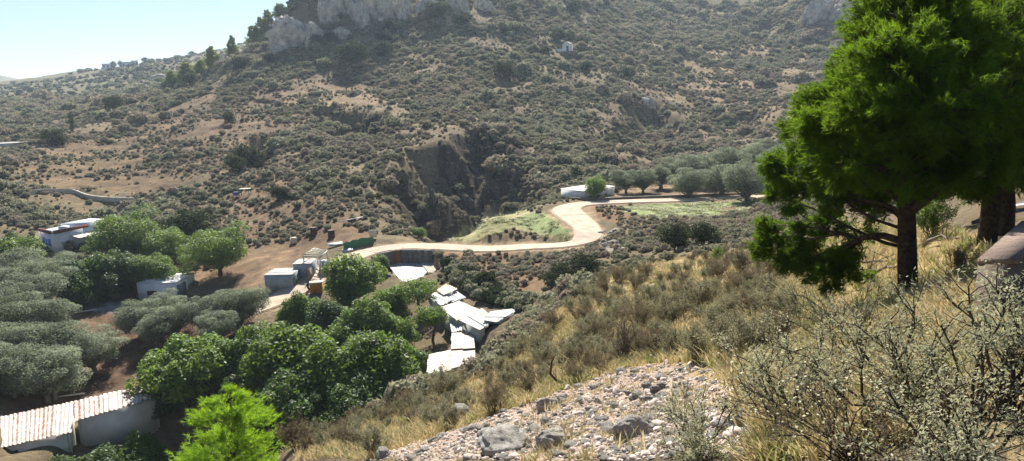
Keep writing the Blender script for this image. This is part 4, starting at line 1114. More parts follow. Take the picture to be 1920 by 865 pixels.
# parapet
NL, NR, FL, FR = at(1833, 496, 7.4), at(1908, 496, 7.2), at(1893, 441, 10.6), at(1953, 441, 10.4)
root = thing('parapet_wall', 'thick concrete parapet block at the right edge, its top dappled with light', 'wall', (*NL[:2], NL[2] - 1.2))
mb = MB(); nn = 5; P4 = []
FL2, FR2 = NL + (FL - NL) * 1.6, NR + (FR - NR) * 1.6
mb.hexa([[*p[:2], p[2] - 1.9] for p in (NL, NR, FR2, FL2)] + [list(p) for p in (NL, NR, FR2, FL2)])
part('masonry', mb, plain('parapet_concrete_shade', C('#5f5248'), C('#7a6a5e'), 3, .9, .5, .02, 8), root)  # concrete toned darker, the shade of the sides painted into it
mb = MB(); u_ = np.array([0, 0, .05]); e_ = .012
o_ = lambda p, q: p + unit(p - q) * e_
cs = [o_(NL, FR2), o_(NR, FL2), o_(FR2, NL), o_(FL2, NR)]
mb.hexa([list(p + [0, 0, .003]) for p in cs] + [list(p + u_) for p in cs]); part('coping', mb, plain('parapet_coping_lit', C('#7a695e'), C('#968274'), 7, .95, 1.0, .03, 9), root)  # top toned lighter than the sides, sunlight painted into its colour
# wire fence along the road
fp = resample(hitpoly([(488, 552), (505, 548), (525, 543), (541, 537)], H, 2, False), 1.6)
root = thing('wire_fence', 'short wire fence on thin posts at the road edge', 'fence', fp[0])
for p in fp:
    mb = MB(); mb.bar(p - [0, 0, .3], p + [0, 0, 1.3], .07); part('post', mb, M_wire, root)
for hh in (.3, .55, .8, 1.05, 1.25):
    mb = MB(); mb.tube([p + [0, 0, hh] for p in fp], .02, 4); part('wire', mb, M_wire, root)
fp = resample(hitpoly([(1150, 364), (1200, 362), (1300, 358), (1400, 354)], H, 3, False), 5)
root = thing('wire_fence', 'long thin wire fence in front of the olive grove', 'fence', fp[0])
for p in fp:
    mb = MB(); mb.bar(p - [0, 0, .3], p + [0, 0, 1.5], .10); part('post', mb, M_wood, root)
for hh in (.6, 1.0, 1.4):
    mb = MB(); mb.tube([p + [0, 0, hh] for p in fp], .025, 4); part('wire', mb, M_wire, root)
# orange container, green netting, odds and ends by the road
g = hit(594, 548); w_ = 24 / FPX * np.hypot(*g[:2])
root = thing('orange_bin', 'orange ribbed bin with pale rim on the lower edge of the road', 'bin', g, rz=.15)
mb = MB(); mb.box((0, 0, .62), (w_ * .92, 1.1, 1.24)); mobj('body', mb.get('body', M_orange), root)
for k in range(5):
    mb = MB(); mb.box(((k - 2) * w_ * .2, -.58, .6), (.09, .07, 1.1)); mobj('rib', mb.get('rib', M_orange), root)
mb = MB(); mb.box((0, 0, 1.28), (w_ * 1.02, 1.2, .09)); mobj('rim', mb.get('rim', M_cream), root)
g = hit(585, 546); root = thing('tractor_tyre', 'old tyre standing beside the orange bin', 'tyre', g + [0, .3, .6], rz=.3)
mb = MB(); th = np.linspace(0, 2 * np.pi, 25); mb.tube(np.c_[np.cos(th) * .55, 0 * th, np.sin(th) * .55], .15, 8, False); mobj('tread', mb.get('tread', M_dark, True), root)
nl = resample(hitpoly([(645, 470), (665, 465), (685, 460), (701, 456)], H, 3, False), .5)
root = thing('green_netting', 'strip of green netting hung along the road bend', 'netting', nl[0]); mb = MB(); m = len(nl)
rr = rnd(5); hgt = 1.0 + rr.uniform(-.15, .15, m)
V = np.concatenate([nl + [0, 0, -.1], np.c_[nl[:, :2] + rr.normal(0, .12, (m, 2)), nl[:, 2] + hgt]]); k = np.arange(m - 1)
mb.add(V, np.stack([k, k + 1, k + 1 + m, k + m], 1)); mb.add(V + [0, .03, 0], np.stack([k, k + 1, k + 1 + m, k + m], 1)[:, ::-1]); part('net', mb, M_green, root)
for p in nl[::4]:
    mb = MB(); mb.bar(p - [0, 0, .2], p + [0, 0, 1.25], .06); part('post', mb, M_wood, root)
def slab_thing(name, label, cat, px, py, d, rz, mat, tilt=0, lift=0.0):
    g = hit(px, py); o = thing(name, label, cat, g + [0, 0, lift], rz=rz); o.rotation_euler[0] = tilt
    mb = MB(); mb.box((0, 0, d[2] / 2), d); mb.box((0, 0, d[2] + .015), (d[0] * .96, d[1] * .9, .03)); mobj('sheet', mb.get('sheet', mat), o); return o
slab_thing('metal_sheet', 'grey metal sheet leaning at the road edge below the netting', 'sheet', 652, 473, (1.6, .9, .05), .4, S_grey, .5, .15)
slab_thing('metal_sheet', 'pale sheet lying on the rubbish heap above the timber frame', 'sheet', 630, 462, (2.2, 1.2, .05), .5, S_white, .2, .3)
slab_thing('plank', 'long white plank lying down the slope left of the dark cliff', 'plank', 663, 415, (.3, 5.2, .06), math.radians(-38), M_white, .0, .35)
slab_thing('plank', 'pale board lying on the ground above the long shed roof', 'plank', 122, 745, (3.6, .25, .06), .25, M_cream, 0, .1)
slab_thing('plank', 'bleached plank across the ditch by the left track', 'plank', 160, 587, (2.6, .2, .06), .6, M_cream, 0, .2)
mr = plain('rusty_iron', C('#4a342a'), C('#6a4a3a'), 2, .8, .4, .02)
for k, (px, py, lb) in enumerate(((589, 440, 'rusty brown oil drum on the slope above the shacks'), (622, 446, 'dark oil drum beside the rubbish heap'))):
    g = hit(px, py); root = thing('oil_drum', lb, 'drum', g, sc=1.3); mb = MB()
    mb.tube([[0, 0, -.1], [0, 0, .28], [0, 0, .3], [0, 0, .32], [0, 0, .6], [0, 0, .62], [0, 0, .64], [0, 0, .9]], [.42, .42, .45, .42, .42, .45, .42, .42], 14); mobj('barrel', mb.get('barrel', mr, True), root)
g = hit(460, 368); root = thing('water_tank', 'small dark table-like stand with pale top on the bare slope', 'stand', g)
mb = MB(); mb.box((0, 0, 1.35), (2.2, 1.4, .12)); mobj('top', mb.get('top', M_cream), root)
for sx in (-1, 1):
    for sy in (-1, 1): mb = MB(); mb.box((sx, sy * .6, .6), (.1, .1, 1.4)); mobj('leg', mb.get('leg', M_dark), root)
mb = MB(); mb.tube([[-1.9, 0, .05], [-1.9, 0, .5], [-1.9, 0, .8]], [.55, .55, .45], 12); mobj('drum', mb.get('drum', plain('blue_drum', C('#3c4c78'), C('#4c5c88'), 2, .5), True), root)
slab_thing('concrete_block', 'pale broken block on the rubbish slope left of the netting', 'block', 551, 458, (.9, .8, .9), .5, M_cream)
slab_thing('sheet_shelter', 'low brown sheet roof on the ground behind the middle tree', 'shelter', 352, 487, (3.6, 2.2, .12), .3, M_wood, .15, 1.4)
g = hit(700, 448); root = thing('hoarding', 'small pale sign-like board at the tip of the rocky spur above the road', 'board', g, rz=.4); mb = MB(); mb.box((0, 0, .8), (1.1, .1, 1.0)); mobj('board', mb.get('board', M_cream), root); mb = MB(); mb.box((0, .1, .4), (.1, .1, 1.0)); mobj('post', mb.get('post', M_wood), root)
slab_thing('vehicle_tarp', 'white covered object under the first olive trees of the grove', 'cover', 1278, 338, (3.2, 1.6, .9), .2, M_housewhite)
# ================================================================== ROCKS ON THE SKYLINE
def crag_at(px, py, D, w, h, dpt, seed, label, rz=0.0):
    p = hit(px, py, H, 120); p = p * (1 - dpt * .12 / np.hypot(*p[:2])) + CAMP * (dpt * .12 / np.hypot(*p[:2]))
    o = mobj('rock_outcrop', CR_[seed % len(CR_)]); o.location = p; o.scale = (w / 2, dpt / 2, h / 2); o.rotation_euler = (0, 0, rz)
    prop(o, label, 'rock', 'crags of the summit')
CR_ = [crag(200 + k, M_crag) for k in range(4)]
for k, a in enumerate(((552, 76, 350, 22, 20, 14, 'lower left grey crag with vertical ribs below the skyline pines'), (588, 74, 348, 14, 13, 10, 'small buttress right of the ribbed crag'), (520, 98, 348, 9, 7, 8, 'leftmost low rock at the foot of the ribbed crag'),
      (622, 25, 356, 19, 24, 14, 'grey crag on the skyline right of the pines'), (668, 28, 358, 19, 24, 12, 'broad cracked crag face in the middle of the summit'), (712, 22, 362, 18, 23, 13, 'pale summit crag with long vertical cracks'), (758, 25, 366, 16, 20, 12, 'rightmost tall crag of the summit'),
      (640, 66, 350, 10, 8, 9, 'dark rock below the summit crags'), (800, 20, 380, 18, 14, 12, 'low crag behind the round dark tree near the top edge'), (860, 18, 390, 20, 14, 12, 'broken rocks at the top edge right of the round tree'), (905, 15, 396, 14, 12, 10, 'farthest right crag of the summit at the top edge'),
      (1590, 40, 470, 34, 30, 20, 'far grey cliff partly hidden by the big pine'), (1540, 28, 478, 24, 22, 16, 'far grey cliff left of the big pine'), (300, 152, 372, 22, 9, 10, 'pale rock band on the left ridge below the far skyline'), (325, 145, 376, 14, 8, 8, 'smaller rock band on the left ridge'),
      (1215, 195, 238, 10, 6, 6, 'dark rock rib on the far slope above the olive grove'))):
    crag_at(a[0], a[1], a[2], a[3], a[4], a[5], k, a[6], k * 1.3)

# ================================================================== TREES
T_broad = [crown_tree(300 + k, L_broad, M_bark, clumps=64, leaf=.043, per=290, trunk=.05, droop=.6, clump_r=.15) for k in range(3)]
T_broad2 = [crown_tree(310 + k, L_broad2, M_bark, clumps=56, leaf=.04, per=290, trunk=.05, droop=.4, clump_r=.16) for k in range(2)]
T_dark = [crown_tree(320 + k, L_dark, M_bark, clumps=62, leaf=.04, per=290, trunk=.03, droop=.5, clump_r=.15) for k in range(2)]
T_tall = [crown_tree(330, L_broad2, M_bark, clumps=52, leaf=.028, per=420, trunk=.1, clump_r=.16, droop=.2)]
T_open = [crown_tree(340 + k, L_broad, M_bark, clumps=22, leaf=.042, per=220, trunk=.42, clump_r=.2, droop=.3, flat=.55) for k in range(2)]
T_olive = [crown_tree(350 + k, L_olive, M_bark_grey, clumps=62, leaf=.034, per=330, trunk=.12, clump_r=.15, aspect=.34, rtrunk=.045, stems=2) for k in range(4)]
T_grove = [crown_tree(355 + k, L_olive, M_bark_grey, clumps=60, leaf=.036, per=300, trunk=.05, clump_r=.16, aspect=.34, rtrunk=.04, stems=2) for k in range(3)]
T_bush = [crown_tree(360 + k, L_hill, M_bark, clumps=26, leaf=.06, per=150, trunk=.04, clump_r=.24, stems=2, droop=.2) for k in range(3)]
L_ridge = leaf_mat('ridge_pine_needle', C('#46562c'), C('#7d8c48'), C('#b4c456'), .4, .8, .02)
T_pine_s = [pine_tree_mesh(370 + k, L_ridge, M_pinebark, 1.0, .72, 1500, .06, 8, .010, .06) for k in range(2)]
NT = [0]
def crest(px, d0, d1):
    D = np.linspace(d0, d1, 160); d = ray(px, 500); h = np.hypot(d[0], d[1])
    return float(D[np.argmax((H(d[0] / h * D, d[1] / h * D) - CAMZ) / D)]) - 1
def tree(name, label, px, D, top, wpx, kinds, cat='tree', group=None, base=None, rz=None, kk=None, asp=.86):
    """tree standing on the ground at photo column px and distance D; its top reaches row top; crown wpx wide"""
    NT[0] += 1; k = NT[0]
    if base is None and D < 250: base = (px, top + asp * wpx)
    g = ground(px, D) if base is None else hit(*base, H, 50)
    D = np.hypot(g[0], g[1])
    h = max(.6, at(px, top, D)[2] - g[2]); w = wpx / FPX * D
    root = thing(name, label, cat, g, rz=(k * 2.39 if rz is None else rz), sc=(w, w, h), group=group)
    t, c = kinds[(k if kk is None else kk) % len(kinds)]
    mobj('trunk', t, root); mobj('crown', c, root)
    return root
# green trees of the hamlet
GR = 'leafy trees around the barns'
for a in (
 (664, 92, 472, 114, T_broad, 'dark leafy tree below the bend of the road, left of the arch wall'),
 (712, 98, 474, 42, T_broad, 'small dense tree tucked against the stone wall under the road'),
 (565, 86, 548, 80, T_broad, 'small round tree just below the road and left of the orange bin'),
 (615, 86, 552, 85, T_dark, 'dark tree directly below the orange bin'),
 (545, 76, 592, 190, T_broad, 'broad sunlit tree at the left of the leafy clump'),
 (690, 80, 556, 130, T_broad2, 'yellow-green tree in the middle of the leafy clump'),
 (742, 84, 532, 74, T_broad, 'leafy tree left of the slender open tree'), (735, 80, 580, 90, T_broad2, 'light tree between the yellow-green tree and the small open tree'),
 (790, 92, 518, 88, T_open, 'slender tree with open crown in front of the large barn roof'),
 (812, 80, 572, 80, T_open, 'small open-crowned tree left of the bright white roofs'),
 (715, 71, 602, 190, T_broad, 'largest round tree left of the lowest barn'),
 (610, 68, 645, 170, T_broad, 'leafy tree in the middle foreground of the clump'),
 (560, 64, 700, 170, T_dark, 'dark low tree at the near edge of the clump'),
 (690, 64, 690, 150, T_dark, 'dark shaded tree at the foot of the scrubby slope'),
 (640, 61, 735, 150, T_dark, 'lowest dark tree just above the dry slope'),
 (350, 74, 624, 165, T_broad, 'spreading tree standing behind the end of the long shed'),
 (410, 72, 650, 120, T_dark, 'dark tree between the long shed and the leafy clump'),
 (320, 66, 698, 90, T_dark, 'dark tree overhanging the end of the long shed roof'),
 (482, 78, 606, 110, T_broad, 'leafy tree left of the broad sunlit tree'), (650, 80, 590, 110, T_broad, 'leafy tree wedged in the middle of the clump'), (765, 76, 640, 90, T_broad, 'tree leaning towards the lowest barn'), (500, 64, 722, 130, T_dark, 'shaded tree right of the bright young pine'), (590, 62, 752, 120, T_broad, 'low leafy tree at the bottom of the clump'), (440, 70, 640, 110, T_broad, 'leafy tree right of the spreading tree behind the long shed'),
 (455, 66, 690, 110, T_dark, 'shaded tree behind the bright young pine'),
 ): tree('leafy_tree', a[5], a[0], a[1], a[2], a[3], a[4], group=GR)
GL = 'trees beside the white house'
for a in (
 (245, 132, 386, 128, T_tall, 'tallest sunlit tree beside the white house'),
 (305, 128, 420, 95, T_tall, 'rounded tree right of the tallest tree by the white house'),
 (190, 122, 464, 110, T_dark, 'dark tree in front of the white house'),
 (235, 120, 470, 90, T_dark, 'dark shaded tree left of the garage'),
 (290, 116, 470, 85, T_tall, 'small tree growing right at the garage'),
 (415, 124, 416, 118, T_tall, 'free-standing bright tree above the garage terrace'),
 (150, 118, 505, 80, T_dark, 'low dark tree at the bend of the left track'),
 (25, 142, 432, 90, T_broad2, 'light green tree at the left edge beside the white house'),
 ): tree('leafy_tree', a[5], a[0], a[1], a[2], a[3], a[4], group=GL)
# olives
for a in (
 (25, 124, 462, 110, 'olive tree at the left edge level with the white house'), (85, 122, 478, 105, 'olive tree below the white house'), (135, 128, 470, 58, 'small olive tree touching the white house wall'), (5, 118, 490, 100, 'olive tree at the left edge above the track'), (60, 116, 505, 100, 'round olive just above the left track'),
 (25, 105, 545, 110, 'olive tree at the left edge below the track'), (90, 106, 556, 100, 'olive tree on the lower side of the track'), 
 (40, 95, 590, 130, 'olive tree of the lower row at the left edge'), (115, 95, 602, 130, 'middle olive tree of the lower row'), (180, 93, 616, 95, 'rightmost olive tree of the lower left row'), (20, 88, 640, 120, 'large pale olive nearest the long shed'), (95, 89, 640, 130, 'pale olive above the ridge of the long shed'),
 (265, 98, 556, 90, 'first olive of the row below the garage'), (325, 98, 552, 95, 'second olive of the row below the garage'), (385, 97, 550, 90, 'third olive of the row below the garage'), (452, 96, 530, 100, 'last olive of the row, beside the concrete road'), (300, 94, 580, 80, 'low olive in front of the row below the garage'), (415, 93, 575, 80, 'low olive in front of the last olive by the road'),
 ): tree('olive_tree', a[4], a[0], a[1], a[2], a[3], T_olive, group='olives of the lower valley')
for a in (
 (1172, 158, 316, 55, 'leftmost olive of the pair on the bare plot'), (1205, 160, 312, 58, 'middle olive on the bare plot across the road'), (1240, 168, 308, 55, 'olive at the right of the bare plot'),
 (1262, 178, 290, 45, 'leftmost tree of the olive grove'), (1288, 164, 306, 60, 'front left olive of the grove above the white cover'), (1300, 188, 286, 60, 'second olive in the back of the grove'), (1335, 182, 282, 62, 'third olive in the back of the grove'), (1350, 166, 300, 62, 'front olive in the middle of the grove'), (1372, 192, 272, 62, 'back olive in the middle of the grove'), (1400, 170, 298, 75, 'largest front olive of the grove'), (1410, 196, 262, 62, 'tall back olive near the pine'), (1440, 205, 255, 60, 'hindmost olive of the grove near the pine'), (1450, 178, 285, 70, 'front olive of the grove partly behind the pine'), (1480, 190, 262, 70, 'olive showing behind the lower pine branch'), (1325, 172, 296, 50, 'small olive between the front rows of the grove'), (1520, 180, 270, 70, 'olive mostly hidden behind the pine'),
 ): tree('olive_tree', a[4], a[0], a[1], a[2], a[3] * (1.0 if a[0] < 1250 else 1.25), T_olive if a[0] < 1250 else T_grove, group='olive grove across the road')
# field and hillside trees
tree('young_tree', 'bright green tree in front of the low white shed', 1117, 140, 326, 46, T_tall, base=(1117, 372))
tree('young_tree', 'yellow-green bush at the foot of the dark cliff', 785, 115, 424, 30, T_tall, 'bush', base=(785, 448))
for a in (
 (430, 228, 208, 26, 'lone dark tree casting a shadow on the bare terraces', 228), (212, 300, 176, 36, 'dark round tree on the left slope', 300), (120, 290, 205, 0, '', 0),
 (820, 372, 0, 48, 'big round dark tree at the top edge near the summit', 0), (720, 332, 73, 46, 'large dark bush below the summit crags', 0), (718, 342, 55, 36, 'dark bush just above the large bush below the summit', 0), (733, 350, 38, 30, 'dark bush between two crags', 0), (660, 338, 72, 70, 'wide dark thicket below the crags', 0), (594, 342, 62, 30, 'dark bush at the foot of the ribbed crag', 0), (620, 345, 58, 30, 'dark bush in the cleft between the crags', 0), (634, 352, 20, 26, 'dark bush high in the crag face', 0), (660, 356, 12, 22, 'small bush on the crag face', 0),
 (945, 300, 112, 44, 'large dark bush alone on the mid slope with long shadow', 0), (1048, 352, 52, 34, 'dark tree on the left behind the chapel', 0), (1072, 352, 64, 20, 'small dark tree behind the chapel', 0), (1092, 350, 70, 28, 'dark spreading tree right of the chapel', 0), (1002, 350, 84, 22, 'grey-green bush left of the chapel', 0), (1022, 344, 86, 22, 'green bush beside the chapel yard wall', 0), (1100, 322, 114, 24, 'green bush below the chapel', 0), (1150, 318, 108, 18, 'bush on the gully edge right of the chapel', 0), (1170, 308, 126, 20, 'green bush at the end of the terrace wall', 0), (960, 372, 6, 22, 'dark bush near the top edge', 0), (986, 380, 18, 16, 'small dark bush near the top edge', 0), (945, 352, 46, 24, 'grey bush on the upper slope', 0), (865, 362, 24, 34, 'grey-green bush right of the summit tree', 0), (1075, 440, 0, 34, 'pale bush at the top edge', 0),
 (505, 345, 98, 28, 'dark bush left under the ribbed crag', 0), (450, 345, 104, 34, 'dark bush on the ridge shoulder', 0), (355, 352, 135, 30, 'dark bush on the ridge beside the rock band', 0), (470, 205, 268, 60, 'dark thicket in the gully of the left slope', 0), (440, 172, 290, 40, 'dark bush in the hollow of the left slope', 0), (355, 150, 385, 90, 'dark thicket above the free-standing tree', 0), (525, 165, 345, 40, 'green bush beside the small stand on the slope', 0), (100, 215, 240, 40, 'dark bush near the far left hut', 0), (1095, 82, 470, 70, 'dark shrub in the gully below the road bend', 0), (1050, 78, 490, 70, 'dark green shrub on the bank below the road', 0), (1270, 92, 415, 70, 'dark thicket on the bank below the right field', 0), (1320, 90, 412, 60, 'second thicket on the bank below the right field', 0)):
    if a[3]: tree('hill_bush', a[4], a[0], a[1], a[2], a[3], T_bush, 'bush', 'dark bushes and trees on the slopes', base=(a[0], a[2] + max(8, a[3] * .8)))
T_cyp = [crown_tree(390, L_hill, M_bark, clumps=26, leaf=.05, per=150, trunk=.04, clump_r=.3, droop=.0)]
tree('cypress', 'thin dark cypress on the left slope', 137, 265, 212, 9, T_cyp, base=(137, 250))
for a in ((518, 352, 48, 22, 'first pine on the skyline left of the ribbed crag'), (535, 356, 32, 26, 'leaning light pine on the skyline above the ribbed crag'), (548, 360, 18, 24, 'tall thin pine on the skyline'), (572, 360, 6, 32, 'full dark pine on the skyline between the crags'), (598, 364, 2, 24, 'pine at the top edge of the summit crag'), (438, 362, 86, 26, 'pine on the ridge shoulder left of the summit'), (390, 368, 116, 30, 'bright pine low on the left ridge'), (418, 366, 112, 24, 'small bright pine on the left ridge'), (365, 366, 132, 24, 'lowest bright pine on the left ridge'), (480, 356, 66, 18, 'small pine where the ridge meets the crag')):
    tree('ridge_pine', a[4], a[0], crest(a[0], 320, 395), a[2], a[3] * 1.35, T_pine_s, group='pines along the ridge')
for k, a in enumerate(((262, 905, 112, 8), (276, 905, 112, 7), (320, 905, 106, 10), (405, 910, 94, 8))):
    tree('skyline_tree', ('dark tree between the villas on the far skyline', 'second dark tree beside the far skyline villas', 'low tree right of the far villas', 'lone bush on the far skyline')[k], a[0], a[1], a[2], a[3] * 1.4, T_bush)
# bright young pine in front, lower left
pt, pc = pine_tree_mesh(380, L_pineb, M_pinebark, 9.5, 6.2, 6000, .26, 12, .012, .10)
g = ground(385, 38); hp = at(385, 733, 38)[2] - g[2]
root = thing('young_pine', 'bright yellow-green young pine at the lower left, nearest tree of the valley', 'pine', g, rz=.5, sc=(1.12, 1.12, hp / 9.5)); mobj('trunk', pt, root); mobj('crown', pc, root)
for a in ((210, 52, 822, 150, T_dark, 'dark leafy bush in front of the long shed'), (270, 54, 815, 110, T_broad, 'leafy bush between the long shed and the bright pine'), (130, 50, 845, 110, T_dark, 'low bush at the bottom edge by the long shed')):
    tree('leafy_bush', a[5], a[0], a[1], a[2], a[3], a[4], 'bush')

# ------------------------------------------------------------------ the big pine on the right and its neighbours
def big_pine(root_label, base, lean_top, D, rad, lobes, seed, mat, limbs_px=(), n_scale=1.0):
    rng = rnd(seed); b0 = np.array(base); root = thing('pine_tree', root_label, 'pine', b0)
    tb, cb = MB(), MB()
    top = np.array(lean_top)
    t = np.linspace(0, 1, 12)[:, None]; P = (b0 - [0, 0, .5]) * (1 - t) + top * t; P[2:-1, :2] += np.cumsum(rng.normal(0, .015, (9, 2)), 0)
    tb.tube(P, np.linspace(1.15, .35, 12) * rad, 14)
    for (px, py, r, dd, dn) in lobes:
        c = at(px, py, D + dd); R = r / FPX * (D + dd)
        zt = np.clip(c[2] - .55 * np.linalg.norm((c - P[6])[:2]) * .5, P[2, 2], P[-2, 2])
        o = np.array([np.interp(zt, P[:, 2], P[:, q]) for q in range(3)])
        low_ = py > 395 and px < 1660
        if low_: o = at(1610, 450, D + .2)
        B = limb(o, c, rng, .05, 7); tb.tube(B, np.linspace(.12 if low_ else .22, .06, 7) * rad, 6)
        nsub = max(9, int(112 * R * R * dn * n_scale))
        for s in range(nsub):
            d = unit(rng.normal(0, 1, 3)); d[2] = d[2] * .8
            e = c + d * R * rng.uniform(.45, 1.0)
            out = unit((e - b0 - [0, 0, 3]) * [1, 1, .4] + d * .8 + [0, 0, .35])
            tw = limb(c + (e - c) * .35, e, rng, .05, 4); tb.tube(tw, np.linspace(.016, .006, 4), 3, False)
            n = int(30 * rng.uniform(.7, 1.3))
            t = rng.uniform(.45, 1.05, n)
            q = np.stack([np.interp(t, np.linspace(0, 1, 4), tw[:, m]) for m in range(3)], 1) + rng.normal(0, .055, (n, 3))
            dd_ = unit(out + rng.normal(0, .45, (n, 3)))
            needle_tuft(cb, q, dd_, .115, rng, 7, .0068, np.full(n, rng.uniform(0, 1)))
    for pts in limbs_px:
        B = np.array([at(px, py, D + dd) for px, py, dd in pts]); tb.tube(resample(B, .15), np.linspace(.07, .025, len(resample(B, .15))), 7)
    part('trunk', tb, M_pinebark, root, True)
    me = cb.get('crown', mat, False, 'lv'); me.transform(Matrix.Translation(-Vector(root.location))); mobj('crown', me, root)
    return root
b1 = hit(1705, 562)
D1 = float(np.hypot(*b1[:2]))
big_pine('big pine on the right, sunlit along its left edge, dark inside', b1, at(1712, -60, D1 + .2), D1, .155, [
 (1700, 30, 110, .5, .8), (1690, 120, 110, -1.0, .9), (1620, 130, 70, .3, 1.2), (1575, 175, 60, .8, 1.2), (1530, 200, 50, 1.0, 1.2), (1500, 235, 42, 1.2, 1.2), (1560, 240, 70, -.6, 1.0), (1640, 220, 90, -1.4, .9), (1740, 210, 110, -1.6, .9), (1520, 290, 48, .6, 1.0),
 (1600, 310, 85, -.8, .8), (1690, 310, 90, -1.5, .7), (1780, 300, 85, -1.0, .7), (1455, 318, 34, 1.4, 1.2), (1490, 350, 36, 1.2, 1.0), (1560, 370, 50, .4, .7), (1640, 375, 55, .8, .5),
 (1452, 455, 40, 1.6, 1.3), (1490, 490, 46, 1.2, 1.2), (1540, 500, 48, .8, 1.1), (1580, 480, 42, .5, .8), (1510, 440, 40, 1.4, .9), (1640, 70, 60, 1.0, 1.1), (1660, 10, 50, 1.4, 1.1), (1600, 260, 80, 1.0, 1.0), (1700, 250, 110, 1.2, .8), (1660, 340, 80, 1.2, .8), (1560, 330, 60, 1.2, 1.0), (1440, 430, 30, 1.8, 1.2), (1600, 510, 36, .8, .9), (1430, 470, 26, 1.8, 1.2), (1750, 120, 110, .8, .8), (1800, 200, 110, -.6, .7), (1850, 300, 60, -.4, .8), (1810, 340, 46, -.2, .8), (1780, 60, 110, .4, .7), (1740, 340, 60, .6, .7), (1470, 300, 30, 1.6, 1.2), (1500, 400, 30, 1.4, .9), (1560, 420, 40, 1.0, .8), (1610, 430, 36, .9, .6), (1450, 360, 26, 1.6, 1.1), (1560, 530, 26, .9, .9)], 401, L_pine,
 [((1698, 455, 0), (1650, 440, .1), (1610, 448, .2), (1575, 470, .4), (1540, 492, .7)), ((1702, 350, 0), (1660, 345, .2), (1600, 350, .4), (1540, 330, .8)), ((1704, 400, 0), (1760, 360, -.2), (1800, 330, -.5))])
b2 = hit(1848, 468, H, 12); D2 = float(np.hypot(*b2[:2]))
big_pine('leaning pine trunk behind the big pine near the parapet', b2, at(1900, -80, D2 + .5), D2, .17, [(1850, 60, 130, -1.2, .6), (1900, 150, 120, -1.4, .7), (1910, 320, 50, -.6, .8), (1880, 250, 80, -1.2, .7), (1830, 230, 100, .8, .6), (1910, 250, 90, 1.2, .6), (1760, 40, 100, 1.5, .7), (1880, 300, 60, 1.5, .5), (1800, 120, 120, 1.8, .6), (1800, 290, 90, 1.8, .6), (1900, 60, 140, 2.0, .6), (1850, 190, 110, 2.2, .6), (1720, -10, 90, 2, .7)], 402, L_pine, n_scale=.6)
b3 = hit(1886, 440, H, 12); D3 = float(np.hypot(*b3[:2]))
big_pine('rearmost dark pine trunk at the right edge beside the asphalt road', b3, at(1902, -80, D3 + .5), D3, .165, [(1960, 40, 140, .5, .5), (1960, 180, 120, .5, .5), (1840, 130, 100, 1.5, .6), (1800, 350, 45, 4, .5), (1780, 340, 55, 5, .5)], 403, L_pine)
# ================================================================== NEAR SLOPE
rng = rnd(77)
def blade_tuft(seed, mat, n=30, h=.17, spread=.15, w=.008):
    r = rnd(seed); mb = MB()
    for k in range(n):
        a = r.uniform(0, 6.28); b0 = np.array([r.normal(0, spread * .4), r.normal(0, spread * .4), -.03]); hh = h * r.uniform(.5, 1.2)
        tip = b0 + np.array([math.cos(a) * spread * r.uniform(.3, 1.6), math.sin(a) * spread * r.uniform(.3, 1.6), hh])
        mid = (b0 + tip) / 2 + [0, 0, hh * .14]; s = np.array([-math.sin(a), math.cos(a), 0]) * w
        mb.add([b0 - s, b0 + s, mid + s * .8, mid - s * .8], [[0, 1, 2, 3]], r.rand()); mb.add([mid - s * .8, mid + s * .8, tip], [[0, 1, 2]], r.rand())
    return mb.get('tuft', mat, False, 'lv')
def slope_points(n, amin, amax, rmin, rmax, poly, ex=None, pw=1.0):
    a = np.radians(rng.uniform(amin, amax, n)); r = np.exp(rng.uniform(0, 1, n) ** pw * math.log(rmax / rmin)) * rmin
    x, y = np.sin(a) * r, np.cos(a) * r
    k = inpoly(x, y, poly)
    for e in ex or (): k &= ~inpoly(x, y, e)
    return x[k], y[k]
x, y = slope_points(42000, -26, 40, 4, 85, NEAR, (GRAVEL,), .75)
pat = fbm(x, y, 5, 3); k = rng.rand(len(x)) < .62 + .9 * pat; x, y, pat = x[k], y[k], pat[k]
r = np.hypot(x, y); S = rng.lognormal(0, .3, len(x)) * np.interp(r, [4, 20, 80], [.7, 1.15, 2.2])
P = np.stack([x, y, H(x, y)], 1); g = rng.rand(len(x)) < .30 + .7 * fbm(x + 40, y, 9, 2)
scatter('dry_grass', P[~g], S[~g], rng.rand((~g).sum()) * 6.28, [blade_tuft(500 + k, L_straw) for k in range(5)], 'straw-coloured dry grass on the near slope')
scatter('green_grass', P[g], S[g] * .85, rng.rand(g.sum()) * 6.28, [blade_tuft(510 + k, L_grass) for k in range(4)], 'yellow-green grass tufts on the near slope')
# gravel and scree
x, y = slope_points(30000, -14, 26, 4.2, 24, GRAVEL, None, .8)
S = rng.lognormal(-4.15, .7, len(x)); S = np.minimum(S, .11)
pm = [boulder(520 + k, M_pebble if k % 3 else M_rock, 1, .3, 'pebble') for k in range(6)]
scatter('gravel', np.stack([x, y, H(x, y) + S * .15], 1), S, rng.rand(len(x)) * 6.28, pm, 'pale pinkish gravel and rubble in the foreground')
